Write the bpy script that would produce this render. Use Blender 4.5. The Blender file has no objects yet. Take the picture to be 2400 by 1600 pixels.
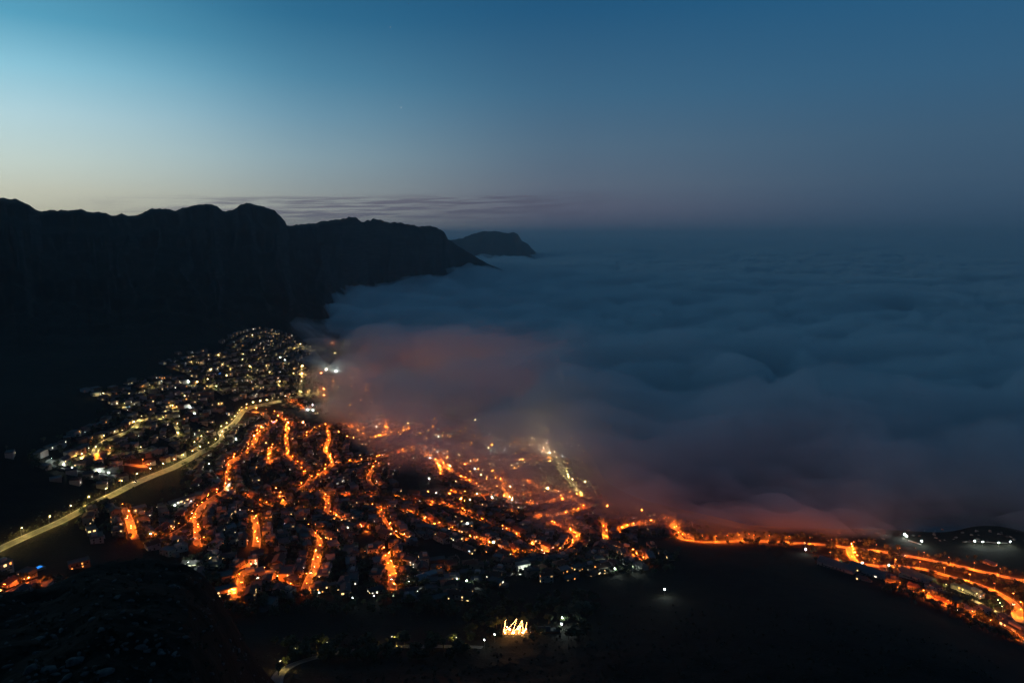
import bpy, math, random
import numpy as np

# ------------------------------------------------------------------ camera, sky, exposure
sc = bpy.context.scene
CAM_Z, FOCAL, V0 = 480.0, 1600.0, 550.0            # metres, pixels of the 2400 px wide photograph, horizon row
PITCH = math.atan((800.0 - V0) / FOCAL)
cam_data = bpy.data.cameras.new('camera')
cam_data.sensor_width, cam_data.lens = 36.0, 24.0
cam_data.clip_start, cam_data.clip_end = 1.0, 300000.0
camera = bpy.data.objects.new('camera', cam_data)
sc.collection.objects.link(camera)
camera.location = (0, 0, CAM_Z)
camera.rotation_euler = (math.pi / 2 - PITCH, 0, 0)
sc.camera = camera
sc.view_settings.view_transform = 'Standard'
sc.view_settings.look = 'None'
sc.view_settings.gamma = 1.0
sc.view_settings.exposure = 0.0
sc.view_settings.use_curve_mapping = False
cy = sc.cycles
cy.use_denoising = True
try:
    cy.denoiser = 'OPENIMAGEDENOISE'
    cy.denoising_input_passes = 'RGB_ALBEDO_NORMAL'
except Exception:
    pass
cy.use_light_tree = True
cy.max_bounces, cy.diffuse_bounces, cy.glossy_bounces, cy.volume_bounces = 10, 2, 1, 8
cy.transparent_max_bounces = 8
cy.caustics_reflective = cy.caustics_refractive = False
cy.sample_clamp_indirect = 2.0
cy.use_adaptive_sampling = True
cy.adaptive_threshold = 0.02

GLOW_AZ = math.radians(-52.0)                      # where the sun waits below the horizon (azimuth from +Y towards +X)


def srgb(r, g, b):
    f = lambda c: (c / 255 / 12.92) if c <= 10 else ((c / 255 + 0.055) / 1.055) ** 2.4
    return (f(r), f(g), f(b), 1.0)


def build_world():
    w = bpy.data.worlds.new('World')
    sc.world = w
    w.use_nodes = True
    nt = w.node_tree
    nt.nodes.clear()
    N, L = nt.nodes.new, nt.links.new

    def math_node(op, a, b=None, c=None):
        n = N('ShaderNodeMath'); n.operation = op
        for i, v in enumerate((a, b, c)):
            if v is None:
                continue
            if isinstance(v, (int, float)):
                n.inputs[i].default_value = v
            else:
                L(v, n.inputs[i])
        return n.outputs[0]

    def mrange(v, a, b, c=0.0, d=1.0, smooth=False):
        n = N('ShaderNodeMapRange')
        n.interpolation_type = 'SMOOTHSTEP' if smooth else 'LINEAR'
        L(v, n.inputs[0])
        for i, x in enumerate((a, b, c, d)):
            n.inputs[i + 1].default_value = x
        return n.outputs[0]

    def mix(f, a, b):
        n = N('ShaderNodeMix'); n.data_type = 'RGBA'
        if isinstance(f, (int, float)):
            n.inputs[0].default_value = f
        else:
            L(f, n.inputs[0])
        for i, x in ((6, a), (7, b)):
            if isinstance(x, tuple):
                n.inputs[i].default_value = x
            else:
                L(x, n.inputs[i])
        return n.outputs[2]

    tc = N('ShaderNodeTexCoord')
    sep = N('ShaderNodeSeparateXYZ'); L(tc.outputs['Generated'], sep.inputs[0])
    el = math_node('MULTIPLY', math_node('ARCSINE', sep.outputs[2]), 180 / math.pi)      # degrees above the horizon
    az = math_node('ARCTAN2', sep.outputs[0], sep.outputs[1])
    dz = math_node('MULTIPLY', math_node('ARCCOSINE', math_node('COSINE', math_node('SUBTRACT', az, GLOW_AZ))), 180 / math.pi)
    t = math_node('POWER', mrange(el, 0, 90), 0.5)

    def ramp(stops):
        r = N('ShaderNodeValToRGB')
        e = r.color_ramp.elements
        while len(e) < len(stops):
            e.new(0.5)
        for k, (deg, col) in enumerate(stops):
            e[k].position = math.sqrt(max(0.0, deg) / 90)
            e[k].color = srgb(*col)
        L(t, r.inputs[0])
        return r.outputs[0]
    # columns of sky colour by elevation: towards the glow, then further and further from it
    C0 = ramp([(0, (222, 208, 166)), (3, (214, 216, 196)), (5, (206, 222, 214)), (8, (186, 220, 228)), (11, (146, 204, 224)), (14, (92, 166, 196)), (24, (42, 100, 138)), (45, (26, 52, 76)), (90, (16, 32, 50))])
    C1 = ramp([(0, (172, 162, 150)), (3, (166, 174, 170)), (6, (148, 176, 186)), (9, (118, 162, 184)), (12, (84, 142, 172)), (16, (50, 114, 150)), (24, (34, 84, 120)), (45, (24, 50, 74)), (90, (16, 32, 50))])
    C2 = ramp([(0, (70, 80, 100)), (0.9, (86, 90, 109)), (2.2, (98, 100, 118)), (4, (98, 110, 127)), (7, (86, 112, 134)), (11, (64, 106, 136)), (17, (36, 88, 126)), (24, (30, 74, 108)), (45, (22, 48, 70)), (90, (16, 32, 50))])
    C3 = ramp([(0, (42, 68, 91)), (1.5, (54, 78, 102)), (4, (62, 88, 112)), (7, (62, 93, 119)), (11, (53, 95, 127)), (17, (37, 90, 128)), (24, (30, 72, 106)), (45, (22, 46, 68)), (90, (16, 32, 50))])
    c = mix(mrange(dz, 13, 38, smooth=True), C0, C1)
    c = mix(mrange(dz, 26, 58, smooth=True), c, C2)
    c = mix(mrange(dz, 48, 88, smooth=True), c, C3)
    c = mix(mrange(dz, 90, 180, 0, 0.45), c, (0.004, 0.014, 0.03, 1))
    # thin far altostratus streaks low over the ridge
    comb = N('ShaderNodeCombineXYZ')
    L(math_node('MULTIPLY', az, 6.0), comb.inputs[0])
    tilt = math_node('ADD', el, math_node('MULTIPLY', az, -1.2))
    L(math_node('MULTIPLY', tilt, 2.2), comb.inputs[1])
    nz = N('ShaderNodeTexNoise'); nz.inputs['Scale'].default_value = 1.6
    nz.inputs['Detail'].default_value = 8; nz.inputs['Roughness'].default_value = 0.6
    L(comb.outputs[0], nz.inputs['Vector'])
    band = math_node('MULTIPLY', mrange(el, 0.6, 1.6, smooth=True), mrange(tilt, 2.95, 3.55, 1, 0, smooth=True))
    azm = math_node('MULTIPLY', mrange(dz, 18, 32, smooth=True), mrange(dz, 48, 66, 1, 0, smooth=True))
    cl = math_node('MULTIPLY', math_node('MULTIPLY', band, azm), mrange(nz.outputs[0], 0.42, 0.58, smooth=True))
    ccol = mix(mrange(dz, 28, 55), srgb(122, 120, 132), srgb(84, 84, 102))
    c = mix(math_node('MULTIPLY', cl, 0.9), c, ccol)
    # two faint stars
    for (u, v, s) in ((940, 252, 0.8), (915, 64, 0.35)):
        d = pix_dir(u, v); d = d / np.linalg.norm(d)
        vm = N('ShaderNodeVectorMath'); vm.operation = 'DISTANCE'
        L(tc.outputs['Generated'], vm.inputs[0]); vm.inputs[1].default_value = tuple(d)
        st = math_node('MULTIPLY', math_node('LESS_THAN', vm.outputs['Value'], 0.00055), s)
        c = mix(st, c, (1, 0.97, 0.9, 1))
    bg = N('ShaderNodeBackground'); L(c, bg.inputs[0]); bg.inputs[1].default_value = 1.0
    out = N('ShaderNodeOutputWorld'); L(bg.outputs[0], out.inputs[0])
    w.cycles.sampling_method = 'MANUAL'
    w.cycles.sample_map_resolution = 512


def pix_dir(u, v):
    f = np.array([0, math.cos(PITCH), -math.sin(PITCH)])
    up = np.array([0, math.sin(PITCH), math.cos(PITCH)])
    return f * FOCAL + up * (800.0 - v) + np.array([1.0, 0, 0]) * (u - 1200.0)


build_world()

# ------------------------------------------------------------------ helpers
rng = random.Random(7)
COL = sc.collection


def vnoise(x, y, seed=0):
    p = np.random.RandomState(seed).rand(256, 256)
    xi, yi = np.floor(x).astype(int), np.floor(y).astype(int)
    fx, fy = x - xi, y - yi
    fx, fy = fx * fx * fx * (fx * (fx * 6 - 15) + 10), fy * fy * fy * (fy * (fy * 6 - 15) + 10)
    g = lambda a, b: p[a & 255, b & 255]
    return ((g(xi, yi) * (1 - fx) + g(xi + 1, yi) * fx) * (1 - fy) + (g(xi, yi + 1) * (1 - fx) + g(xi + 1, yi + 1) * fx) * fy) * 2 - 1


def fbm(x, y, seed=0, octaves=4, gain=0.5):
    a, s, f = 1.0, 0.0, 1.0
    for k in range(octaves):
        s = s + a * vnoise(x * f + 17.3 * k, y * f - 9.1 * k, seed + k)
        a *= gain; f *= 2.03
    return s


def sstep(a, b, x):
    t = np.clip((x - a) / (b - a), 0, 1)
    return t * t * (3 - 2 * t)


def mat(name, color=(0.5, 0.5, 0.5), rough=0.8, emit=None, strength=0.0, sample='AUTO', noise=None, metallic=0.0, bump=None):
    m = bpy.data.materials.new(name)
    m.use_nodes = True
    nt = m.node_tree
    b = nt.nodes['Principled BSDF']
    b.inputs['Base Color'].default_value = (*color, 1)
    b.inputs['Roughness'].default_value = rough
    b.inputs['Metallic'].default_value = metallic
    if noise:
        scale, amount, col2 = noise
        geo = nt.nodes.new('ShaderNodeNewGeometry')
        n = nt.nodes.new('ShaderNodeTexNoise')
        n.inputs['Scale'].default_value = scale
        n.inputs['Detail'].default_value = 5
        nt.links.new(geo.outputs['Position'], n.inputs['Vector'])
        mp = nt.nodes.new('ShaderNodeMapRange')
        mp.inputs[1].default_value, mp.inputs[2].default_value = 0.5 - amount, 0.5 + amount
        nt.links.new(n.outputs[0], mp.inputs[0])
        mx = nt.nodes.new('ShaderNodeMix'); mx.data_type = 'RGBA'
        nt.links.new(mp.outputs[0], mx.inputs[0])
        mx.inputs[6].default_value = (*color, 1); mx.inputs[7].default_value = (*col2, 1)
        nt.links.new(mx.outputs[2], b.inputs['Base Color'])
        if bump:
            bp = nt.nodes.new('ShaderNodeBump')
            bp.inputs['Strength'].default_value = bump[0]; bp.inputs['Distance'].default_value = bump[1]
            nt.links.new(n.outputs[0], bp.inputs['Height']); nt.links.new(bp.outputs[0], b.inputs['Normal'])
    if emit:
        b.inputs['Emission Color'].default_value = (*emit, 1)
        b.inputs['Emission Strength'].default_value = strength
    try:
        m.cycles.emission_sampling = sample if emit else 'NONE'
    except Exception:
        pass
    return m


M = {
    'asphalt': mat('asphalt', (0.055, 0.054, 0.052), 0.85, noise=(0.12, 0.12, (0.11, 0.107, 0.10))),
    'pale_road': mat('pale_road', (0.16, 0.155, 0.14), 0.85, noise=(0.3, 0.2, (0.22, 0.21, 0.19))),
    'pavement': mat('pavement', (0.18, 0.17, 0.16), 0.9, noise=(0.6, 0.25, (0.12, 0.115, 0.105))),
    'wall_white': mat('wall_white', (0.33, 0.325, 0.31), 0.8, noise=(0.4, 0.3, (0.24, 0.235, 0.225))),
    'wall_cream': mat('wall_cream', (0.28, 0.24, 0.185), 0.8, noise=(0.4, 0.3, (0.20, 0.17, 0.13))),
    'wall_grey': mat('wall_grey', (0.13, 0.13, 0.13), 0.8, noise=(0.4, 0.3, (0.10, 0.10, 0.10))),
    'wall_brick': mat('wall_brick', (0.17, 0.09, 0.06), 0.85, noise=(1.5, 0.3, (0.18, 0.10, 0.065))),
    'roof_grey': mat('roof_grey', (0.06, 0.062, 0.066), 0.8, noise=(0.8, 0.3, (0.04, 0.041, 0.044))),
    'roof_white': mat('roof_white', (0.15, 0.152, 0.16), 0.8, noise=(0.5, 0.3, (0.10, 0.103, 0.11))),
    'roof_tile': mat('roof_tile', (0.10, 0.05, 0.033), 0.85, noise=(1.2, 0.3, (0.06, 0.03, 0.02))),
    'roof_green': mat('roof_green', (0.11, 0.22, 0.26), 0.6, noise=(0.5, 0.3, (0.08, 0.17, 0.21))),
    'glass': mat('glass', (0.02, 0.025, 0.03), 0.12),
    'metal': mat('metal', (0.30, 0.31, 0.32), 0.5, metallic=0.6),
    'dark_metal': mat('dark_metal', (0.06, 0.06, 0.065), 0.5, metallic=0.4),
    'bark': mat('bark', (0.09, 0.06, 0.04), 0.9, noise=(3, 0.3, (0.05, 0.035, 0.025))),
    'leaf_dark': mat('leaf_dark', (0.035, 0.05, 0.02), 0.8, noise=(0.8, 0.3, (0.02, 0.03, 0.013))),
    'leaf_green': mat('leaf_green', (0.06, 0.08, 0.028), 0.8, noise=(0.8, 0.3, (0.035, 0.05, 0.02))),
    'leaf_grey': mat('leaf_grey', (0.10, 0.12, 0.08), 0.8, noise=(0.8, 0.3, (0.06, 0.075, 0.045))),
    'scrub': mat('scrub', (0.035, 0.034, 0.018), 0.9, noise=(0.5, 0.3, (0.016, 0.018, 0.010))),
    'rock': mat('rock', (0.15, 0.14, 0.13), 0.9, noise=(0.9, 0.22, (0.035, 0.033, 0.03)), bump=(0.6, 0.4)),
    'lawn': mat('lawn', (0.05, 0.085, 0.025), 0.9, noise=(0.5, 0.3, (0.035, 0.06, 0.018))),
    'paving': mat('paving', (0.30, 0.28, 0.25), 0.9, noise=(0.8, 0.3, (0.22, 0.205, 0.18))),
    'car_white': mat('car_white', (0.6, 0.6, 0.6), 0.3),
    'car_dark': mat('car_dark', (0.04, 0.045, 0.06), 0.3),
    'tyre': mat('tyre', (0.015, 0.015, 0.015), 0.9),
    # things that give off light
    'win_warm': mat('win_warm', (0.3, 0.25, 0.2), 0.4, (1.0, 0.62, 0.24), 2.6, 'NONE'),
    'win_white': mat('win_white', (0.3, 0.3, 0.3), 0.4, (1.0, 0.88, 0.66), 2.6, 'NONE'),
    'win_amber': mat('win_amber', (0.3, 0.2, 0.1), 0.4, (1.0, 0.36, 0.07), 2.4, 'NONE'),
    'win_dim': mat('win_dim', (0.2, 0.15, 0.1), 0.4, (1.0, 0.6, 0.25), 0.6, 'NONE'),
    'win_cool': mat('win_cool', (0.3, 0.3, 0.3), 0.4, (0.75, 0.9, 1.0), 2.4, 'NONE'),
    'win_red': mat('win_red', (0.3, 0.1, 0.1), 0.4, (1.0, 0.10, 0.03), 2.5, 'NONE'),
    'pool': mat('pool', (0.05, 0.2, 0.4), 0.1, (0.03, 0.28, 1.0), 1.3, 'FRONT'),
    'pool_violet': mat('pool_violet', (0.2, 0.1, 0.4), 0.1, (0.22, 0.16, 1.0), 1.4, 'FRONT'),
    'lens_amber': mat('lens_amber', (0.5, 0.3, 0.1), 0.4, (1.0, 0.24, 0.035), 3.4, 'NONE'),
    'globe_amber': mat('globe_amber', (0.5, 0.3, 0.1), 0.4, (1.0, 0.22, 0.02), 400.0, 'FRONT'),
    'lens_yellow': mat('lens_yellow', (0.5, 0.45, 0.2), 0.4, (1.0, 0.85, 0.5), 5.0, 'NONE'),
    'globe_deep': mat('globe_deep', (0.5, 0.3, 0.1), 0.4, (1.0, 0.20, 0.05), 700.0, 'FRONT'),
    'globe_bright': mat('globe_bright', (0.5, 0.5, 0.3), 0.4, (1.0, 0.72, 0.36), 900.0, 'FRONT'),
    'globe_yellow': mat('globe_yellow', (0.5, 0.45, 0.2), 0.4, (1.0, 0.68, 0.22), 400.0, 'FRONT'),
    'lens_white': mat('lens_white', (0.5, 0.5, 0.5), 0.4, (0.9, 1.0, 0.92), 9.0, 'NONE'),
    'globe_white': mat('globe_white', (0.5, 0.5, 0.5), 0.4, (0.86, 1.0, 0.88), 900.0, 'FRONT'),
    'festoon': mat('festoon', (0.5, 0.4, 0.2), 0.4, (1.0, 0.50, 0.15), 45.0, 'FRONT'),
    'headlight': mat('headlight', (0.5, 0.5, 0.5), 0.4, (1.0, 0.95, 0.85), 30.0, 'FRONT'),
    'taillight': mat('taillight', (0.5, 0.1, 0.1), 0.4, (1.0, 0.05, 0.02), 6.0, 'NONE'),
}

for _n, _c, _e in (('amber', (1.0, 0.155, 0.008), 6200.0), ('yellow', (1.0, 0.70, 0.20), 4200.0), ('white', (0.92, 1.0, 0.82), 2600.0)):
    for _k, _f in enumerate((0.3, 0.9, 1.9)):
        M['panel_%s%d' % (_n, _k)] = mat('panel_%s%d' % (_n, _k), (0.5, 0.4, 0.3), 0.4, _c, _e * _f, 'FRONT_BACK')

# ------------------------------------------------------------------ terrain heights
AZ = np.radians(np.linspace(-66, 66, 1060))
NR = 520
RR = 110.0 * (9500.0 / 110.0) ** (np.arange(NR) / (NR - 1))


def slope_of(u, v):
    d = pix_dir(u, v)
    return d[2] / math.hypot(d[0], d[1])


def plan(u, r):
    a = math.atan2((u - 1200.0) , (pix_dir(u, 800)[1]))
    return r * math.sin(a), r * math.cos(a)


def az_of(u):
    return math.atan2(u - 1200.0, pix_dir(u, V0)[1])


def ctrl(u, v, h):
    d = pix_dir(u, v)
    k = (h - CAM_Z) / d[2]
    return d[0] * k, d[1] * k, h


CP = [ctrl(*p) for p in [
    # shore and the road beside it
    (1750, 1238, 1), (1660, 1214, 1), (1850, 1246, 2), (2050, 1248, 3), (2400, 1254, 3), (2300, 1275, 7), (2150, 1270, 6),
    (1800, 1270, 12), (2100, 1297, 16), (2400, 1362, 22), (2000, 1326, 30), (2250, 1388, 42), (2395, 1445, 46),
    (2400, 1236, -3), (2200, 1240, -3), (2000, 1232, -3), (2400, 1200, -6), (2100, 1195, -6), (1850, 1224, -3), (1720, 1190, -4), (2700, 1240, -4), (2120, 1385, 62), (2250, 1452, 72), (2400, 1508, 84), (2000, 1362, 52), (1900, 1300, 32),
    # dark slope at the right
    (1620, 1292, 62), (1750, 1330, 92), (1700, 1420, 140), (1700, 1600, 205), (2000, 1440, 150), (2000, 1600, 205), (2300, 1580, 190), (1850, 1360, 98),
    # near edge of the town and the slope below the camera
    (1550, 1275, 50), (1400, 1340, 88), (1200, 1390, 112), (900, 1405, 128), (700, 1405, 140), (540, 1425, 155),
    (650, 1585, 190), (1000, 1500, 160), (1200, 1480, 150), (1340, 1430, 125), (1200, 1600, 205), (900, 1600, 200),
    # town
    (1600, 1250, 16), (1450, 1260, 34), (1350, 1290, 58), (1200, 1250, 56), (1000, 1230, 72), (800, 1230, 98), (600, 1230, 124), (480, 1290, 146),
    (300, 1190, 150), (330, 1270, 152), (0, 1292, 170), (130, 1240, 168), (250, 1170, 160), (30, 1380, 178), (130, 1335, 172),
    (900, 1100, 50), (750, 1140, 76), (700, 1050, 70), (600, 1060, 92), (520, 1120, 112), (420, 1100, 136), (300, 1115, 158), (100, 1085, 190), (200, 1000, 190),
    (100, 950, 212), (0, 1050, 214), (750, 1000, 52), (750, 905, 58), (650, 930, 70), (560, 960, 98), (500, 1000, 118), (400, 1000, 150), (1000, 1000, 22), (1200, 1100, 22),
    (1300, 1170, 16), (1350, 1120, 4), (1300, 1030, 2), (620, 790, 150), (700, 850, 100), (450, 870, 165), (300, 900, 190), (500, 910, 140), (600, 880, 118), (400, 930, 165),
]]
for (u, r, h) in [(-500, 700, 230), (-500, 1200, 240), (0, 1500, 215), (0, 2000, 225), (300, 2000, 215), (500, 2300, 190), (800, 2400, 25), (1000, 2600, -4), (1300, 1700, -6), (1600, 1500, -8),
                  (2000, 1500, -10), (2600, 1300, -6), (2800, 800, 60), (2800, 500, 180), (2400, 260, 270), (1200, 220, 300), (700, 220, 300), (1700, 220, 290), (1200, 120, 360), (2200, 120, 350), (300, 120, 360),
                  (-500, 300, 290), (800, 3500, -6), (1200, 4000, -8), (2000, 4000, -12), (650, 3000, 130), (2900, 3000, -12)]:
    x, y = plan(u, r)
    CP.append((x, y, h))
CP = np.array(CP)


def tps_fit(P, lam=0.002):
    X = P[:, :2] / 1000.0
    d2 = ((X[:, None] - X[None]) ** 2).sum(-1)
    K = np.where(d2 > 0, 0.5 * d2 * np.log(np.maximum(d2, 1e-12)), 0) + lam * np.eye(len(P))
    A = np.hstack([np.ones((len(P), 1)), X])
    top = np.hstack([K, A]); bot = np.hstack([A.T, np.zeros((3, 3))])
    s = np.linalg.solve(np.vstack([top, bot]), np.concatenate([P[:, 2], np.zeros(3)]))
    return X, s


def tps_eval(fit, x, y):
    X, s = fit
    x, y = x / 1000.0, y / 1000.0
    out = s[-3] + s[-2] * x + s[-1] * y
    for i in range(len(X)):
        d2 = (x - X[i, 0]) ** 2 + (y - X[i, 1]) ** 2
        out += s[i] * 0.5 * d2 * np.log(np.maximum(d2, 1e-12))
    return out


GA, GR = np.meshgrid(AZ, RR, indexing='ij')
GX, GY = GR * np.sin(GA), GR * np.cos(GA)
GU = 1200.0 + np.tan(GA) * pix_dir(1200, V0)[1]
H = tps_eval(tps_fit(CP), GX, np.minimum(GY, 4500.0))
H = np.clip(H, -4.0, 420.0)

# rocky knoll just below the camera at the left
kn_u = [-900, -300, 0, 60, 100, 150, 300, 370, 430, 520, 640]
kn_v = [1500, 1470, 1405, 1385, 1362, 1338, 1330, 1342, 1385, 1480, 1600]
kc = np.array([CAM_Z + slope_of(u, v) * 285.0 for u, v in zip(kn_u, kn_v)])
KC = np.interp(GU, kn_u, kc)
KH = KC + 22.0 * np.clip((285.0 - GR) / 120.0, -1, 1.2) + fbm(GX / 22, GY / 22, 31, 4) * 2.6 * sstep(120, 200, GR)
KW = (1 - sstep(288, 380, GR)) * (1 - sstep(400, 760, GU))
H = H * (1 - KW) + KH * KW
rc_u = [1700, 1800, 2100, 2400, 2700]
rc_r = [math.hypot(*ctrl(*p)[:2]) for p in ((1700, 1262, 10), (1800, 1270, 12), (2100, 1297, 16), (2400, 1362, 22), (2700, 1430, 26))]
beyond = GR - np.interp(GU, rc_u, rc_r)
cap = np.interp(beyond, [-25, 0, 40, 140, 260, 420], [900, 60, 16, 7, 3.5, -3])
H = np.where(GU > 1680, np.minimum(H, cap + (1 - sstep(1680, 1800, GU)) * 40), H)
H_smooth = H.copy()
# small relief, stronger on the wild slopes than among the houses
wild = np.clip(1 - sstep(380, 560, GR) + sstep(1500, 2300, GR) * (GU < 720), 0, 1)
H = H + fbm(GX / 40, GY / 40, 5, 4) * (0.15 + 2.2 * wild) * (H > 2)

# mountain ridge: skyline columns and rows of the photograph, distance of the crest, start of the slope
sky7 = [(0, 127), (40, 124), (100, 133), (122, 130), (150, 142), (190, 160), (240, 185), (270, 208), (300, 216), (380, 212), (440, 214), (490, 207), (570, 205), (620, 218), (640, 225), (700, 221), (750, 235), (800, 248), (845, 233), (880, 248), (920, 248), (990, 230), (1030, 212), (1060, 205), (1190, 202), (1200, 212), (1235, 212), (1270, 195), (1330, 178), (1390, 170), (1470, 175), (1510, 188), (1545, 215), (1560, 217), (1630, 200), (1660, 178), (1710, 163), (1760, 170), (1830, 183), (1900, 213), (1940, 250), (1970, 290), (1980, 318), (2010, 318), (2080, 308)]
sky8 = [(60, 304), (100, 300), (200, 282), (280, 270), (340, 260), (410, 265), (430, 290), (500, 278), (535, 268), (600, 288), (660, 297), (740, 302), (800, 315), (890, 318), (910, 316), (980, 340), (1010, 370), (1025, 405), (1100, 460), (1200, 520), (1300, 580), (1430, 632), (1500, 680)]
sk = [(-1600, 470), (-900, 455), (-500, 470), (-200, 458)] + [(x * .3401, 420 + y * .3401) for x, y in sky7] + [(700 + x * .3401, 420 + y * .3401) for x, y in sky8]
sk_u = np.array([p[0] for p in sk]); sk_v = np.array([p[1] for p in sk])
U1 = GU[:, 0]
SV = np.interp(U1, sk_u, sk_v)
SV = SV + (fbm(U1 / 14, U1 * 0, 44, 5, .65) * 1.5 + np.abs(fbm(U1 / 5, U1 * 0, 47, 2)) * 1.2) * (U1 < 1060)
r_crest = np.interp(U1, [-900, 0, 300, 600, 670, 720, 900, 1040, 1100, 1200], [3600, 3900, 4300, 4800, 4900, 5300, 5900, 6350, 6500, 6700])
r_start = np.interp(U1, [-900, 0, 300, 450, 600, 700, 750, 800, 860, 900, 1150, 1200], [1700, 1800, 1900, 2050, 2300, 2500, 2750, 3800, 5000, 5150, 5750, 6300])
z_crest = np.array([CAM_Z + slope_of(u, v) * r for u, v, r in zip(U1, SV, r_crest)])
i_start = np.searchsorted(RR, r_start).clip(0, NR - 1)
h_start = H_smooth[np.arange(len(AZ)), i_start]
S = (GR - r_start[:, None]) / (r_crest - r_start)[:, None]
gully = fbm(GU / 38 + fbm(GU / 90, GR / 500, 3, 2) * 0.6, GR / 1500, 21, 5)
Sg = np.clip(S + gully * np.clip(S, 0, 1) * np.clip(1 - S, 0, 1) * 0.26, 0, 1)
prof = np.where(Sg < 0.62, 0.52 * (Sg / 0.62) ** 1.15, 0.52 + 0.48 * (0.35 * sstep(0.62, 0.70, Sg) + 0.2 * np.clip((Sg - .7) / .12, 0, 1) + 0.35 * sstep(0.80, 0.88, Sg) + 0.10 * np.clip((Sg - .88) / .12, 0, 1)))
MH = h_start[:, None] + (z_crest - h_start)[:, None] * prof
MH = MH + fbm(GX / 120, GY / 120, 9, 5) * 16 * np.clip(S * 3, 0, 1) * np.clip(1 - S, 0, 1) * 2
MH = np.where(S > 1, z_crest[:, None] - (GR - r_crest[:, None]) * 0.30, MH)
on_mtn = (S > 0) & (GU < 1215)
fade = 1 - sstep(1185, 1215, GU)
H = np.where(on_mtn, np.maximum(H * 0 - 4, MH * fade - 4 * (1 - fade)), H)

LOG0, LOGK = math.log(RR[0]), (NR - 1) / math.log(RR[-1] / RR[0])


def ground(x, y):
    r = math.hypot(x, y); a = math.atan2(x, y)
    fa = (a - AZ[0]) / (AZ[1] - AZ[0]); fr = (math.log(max(r, RR[0])) - LOG0) * LOGK
    i = min(max(int(fa), 0), len(AZ) - 2); j = min(max(int(fr), 0), NR - 2)
    fa = min(max(fa - i, 0), 1); fr = min(max(fr - j, 0), 1)
    return float((H[i, j] * (1 - fa) + H[i + 1, j] * fa) * (1 - fr) + (H[i, j + 1] * (1 - fa) + H[i + 1, j + 1] * fa) * fr)


def ground_array(A, R):
    fa = np.clip((A - AZ[0]) / (AZ[1] - AZ[0]), 0, len(AZ) - 1.001); fr = np.clip((np.log(np.maximum(R, RR[0])) - LOG0) * LOGK, 0, NR - 1.001)
    return np.where(R < 5000, H_smooth[fa.astype(int), fr.astype(int)], 0)


def hit(u, v, rmin=None):
    """first point of the ground seen at a pixel of the photograph; things of the town lie beyond the near knoll"""
    if rmin is None:
        rmin = 430.0 if u < 620 else 110.0
    d = pix_dir(u, v)
    a = math.atan2(d[0], d[1]); s = d[2] / math.hypot(d[0], d[1])
    fa = (a - AZ[0]) / (AZ[1] - AZ[0]); i = min(max(int(fa), 0), len(AZ) - 2); fa -= i
    prof_ = H[i] * (1 - fa) + H[i + 1] * fa
    gap = CAM_Z + s * RR - np.maximum(prof_, 0)
    k = np.argmax((gap <= 0) & (RR >= rmin))
    if gap[k] > 0:
        k = NR - 1
    if k == 0:
        r = RR[0]
    elif gap[k - 1] <= 0:
        r = RR[k]
    else:
        r = RR[k - 1] + (RR[k] - RR[k - 1]) * gap[k - 1] / (gap[k - 1] - gap[k])
    return r * math.sin(a), r * math.cos(a)


def grid_mesh(name, X, Y, Z, mask, material, smooth=True):
    ni, nj = X.shape
    idx = np.arange(ni * nj).reshape(ni, nj)
    q = np.stack([idx[:-1, :-1], idx[:-1, 1:], idx[1:, 1:], idx[1:, :-1]], -1)[mask]
    q = q[:, ::-1]
    used = np.unique(q)
    remap = np.full(ni * nj, -1); remap[used] = np.arange(len(used))
    q = remap[q]
    co = np.stack([X.ravel()[used], Y.ravel()[used], Z.ravel()[used]], -1).astype(np.float32)
    me = bpy.data.meshes.new(name)
    me.vertices.add(len(co)); me.vertices.foreach_set('co', co.ravel())
    me.loops.add(q.size); me.loops.foreach_set('vertex_index', q.ravel().astype(np.int32))
    me.polygons.add(len(q)); me.polygons.foreach_set('loop_start', np.arange(0, q.size, 4, dtype=np.int32))
    me.polygons.foreach_set('loop_total', np.full(len(q), 4, dtype=np.int32))
    me.update(calc_edges=True)
    if smooth:
        me.polygons.foreach_set('use_smooth', np.ones(len(q), dtype=bool))
    me.materials.append(material)
    o = bpy.data.objects.new(name, me)
    COL.objects.link(o)
    return o


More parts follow.
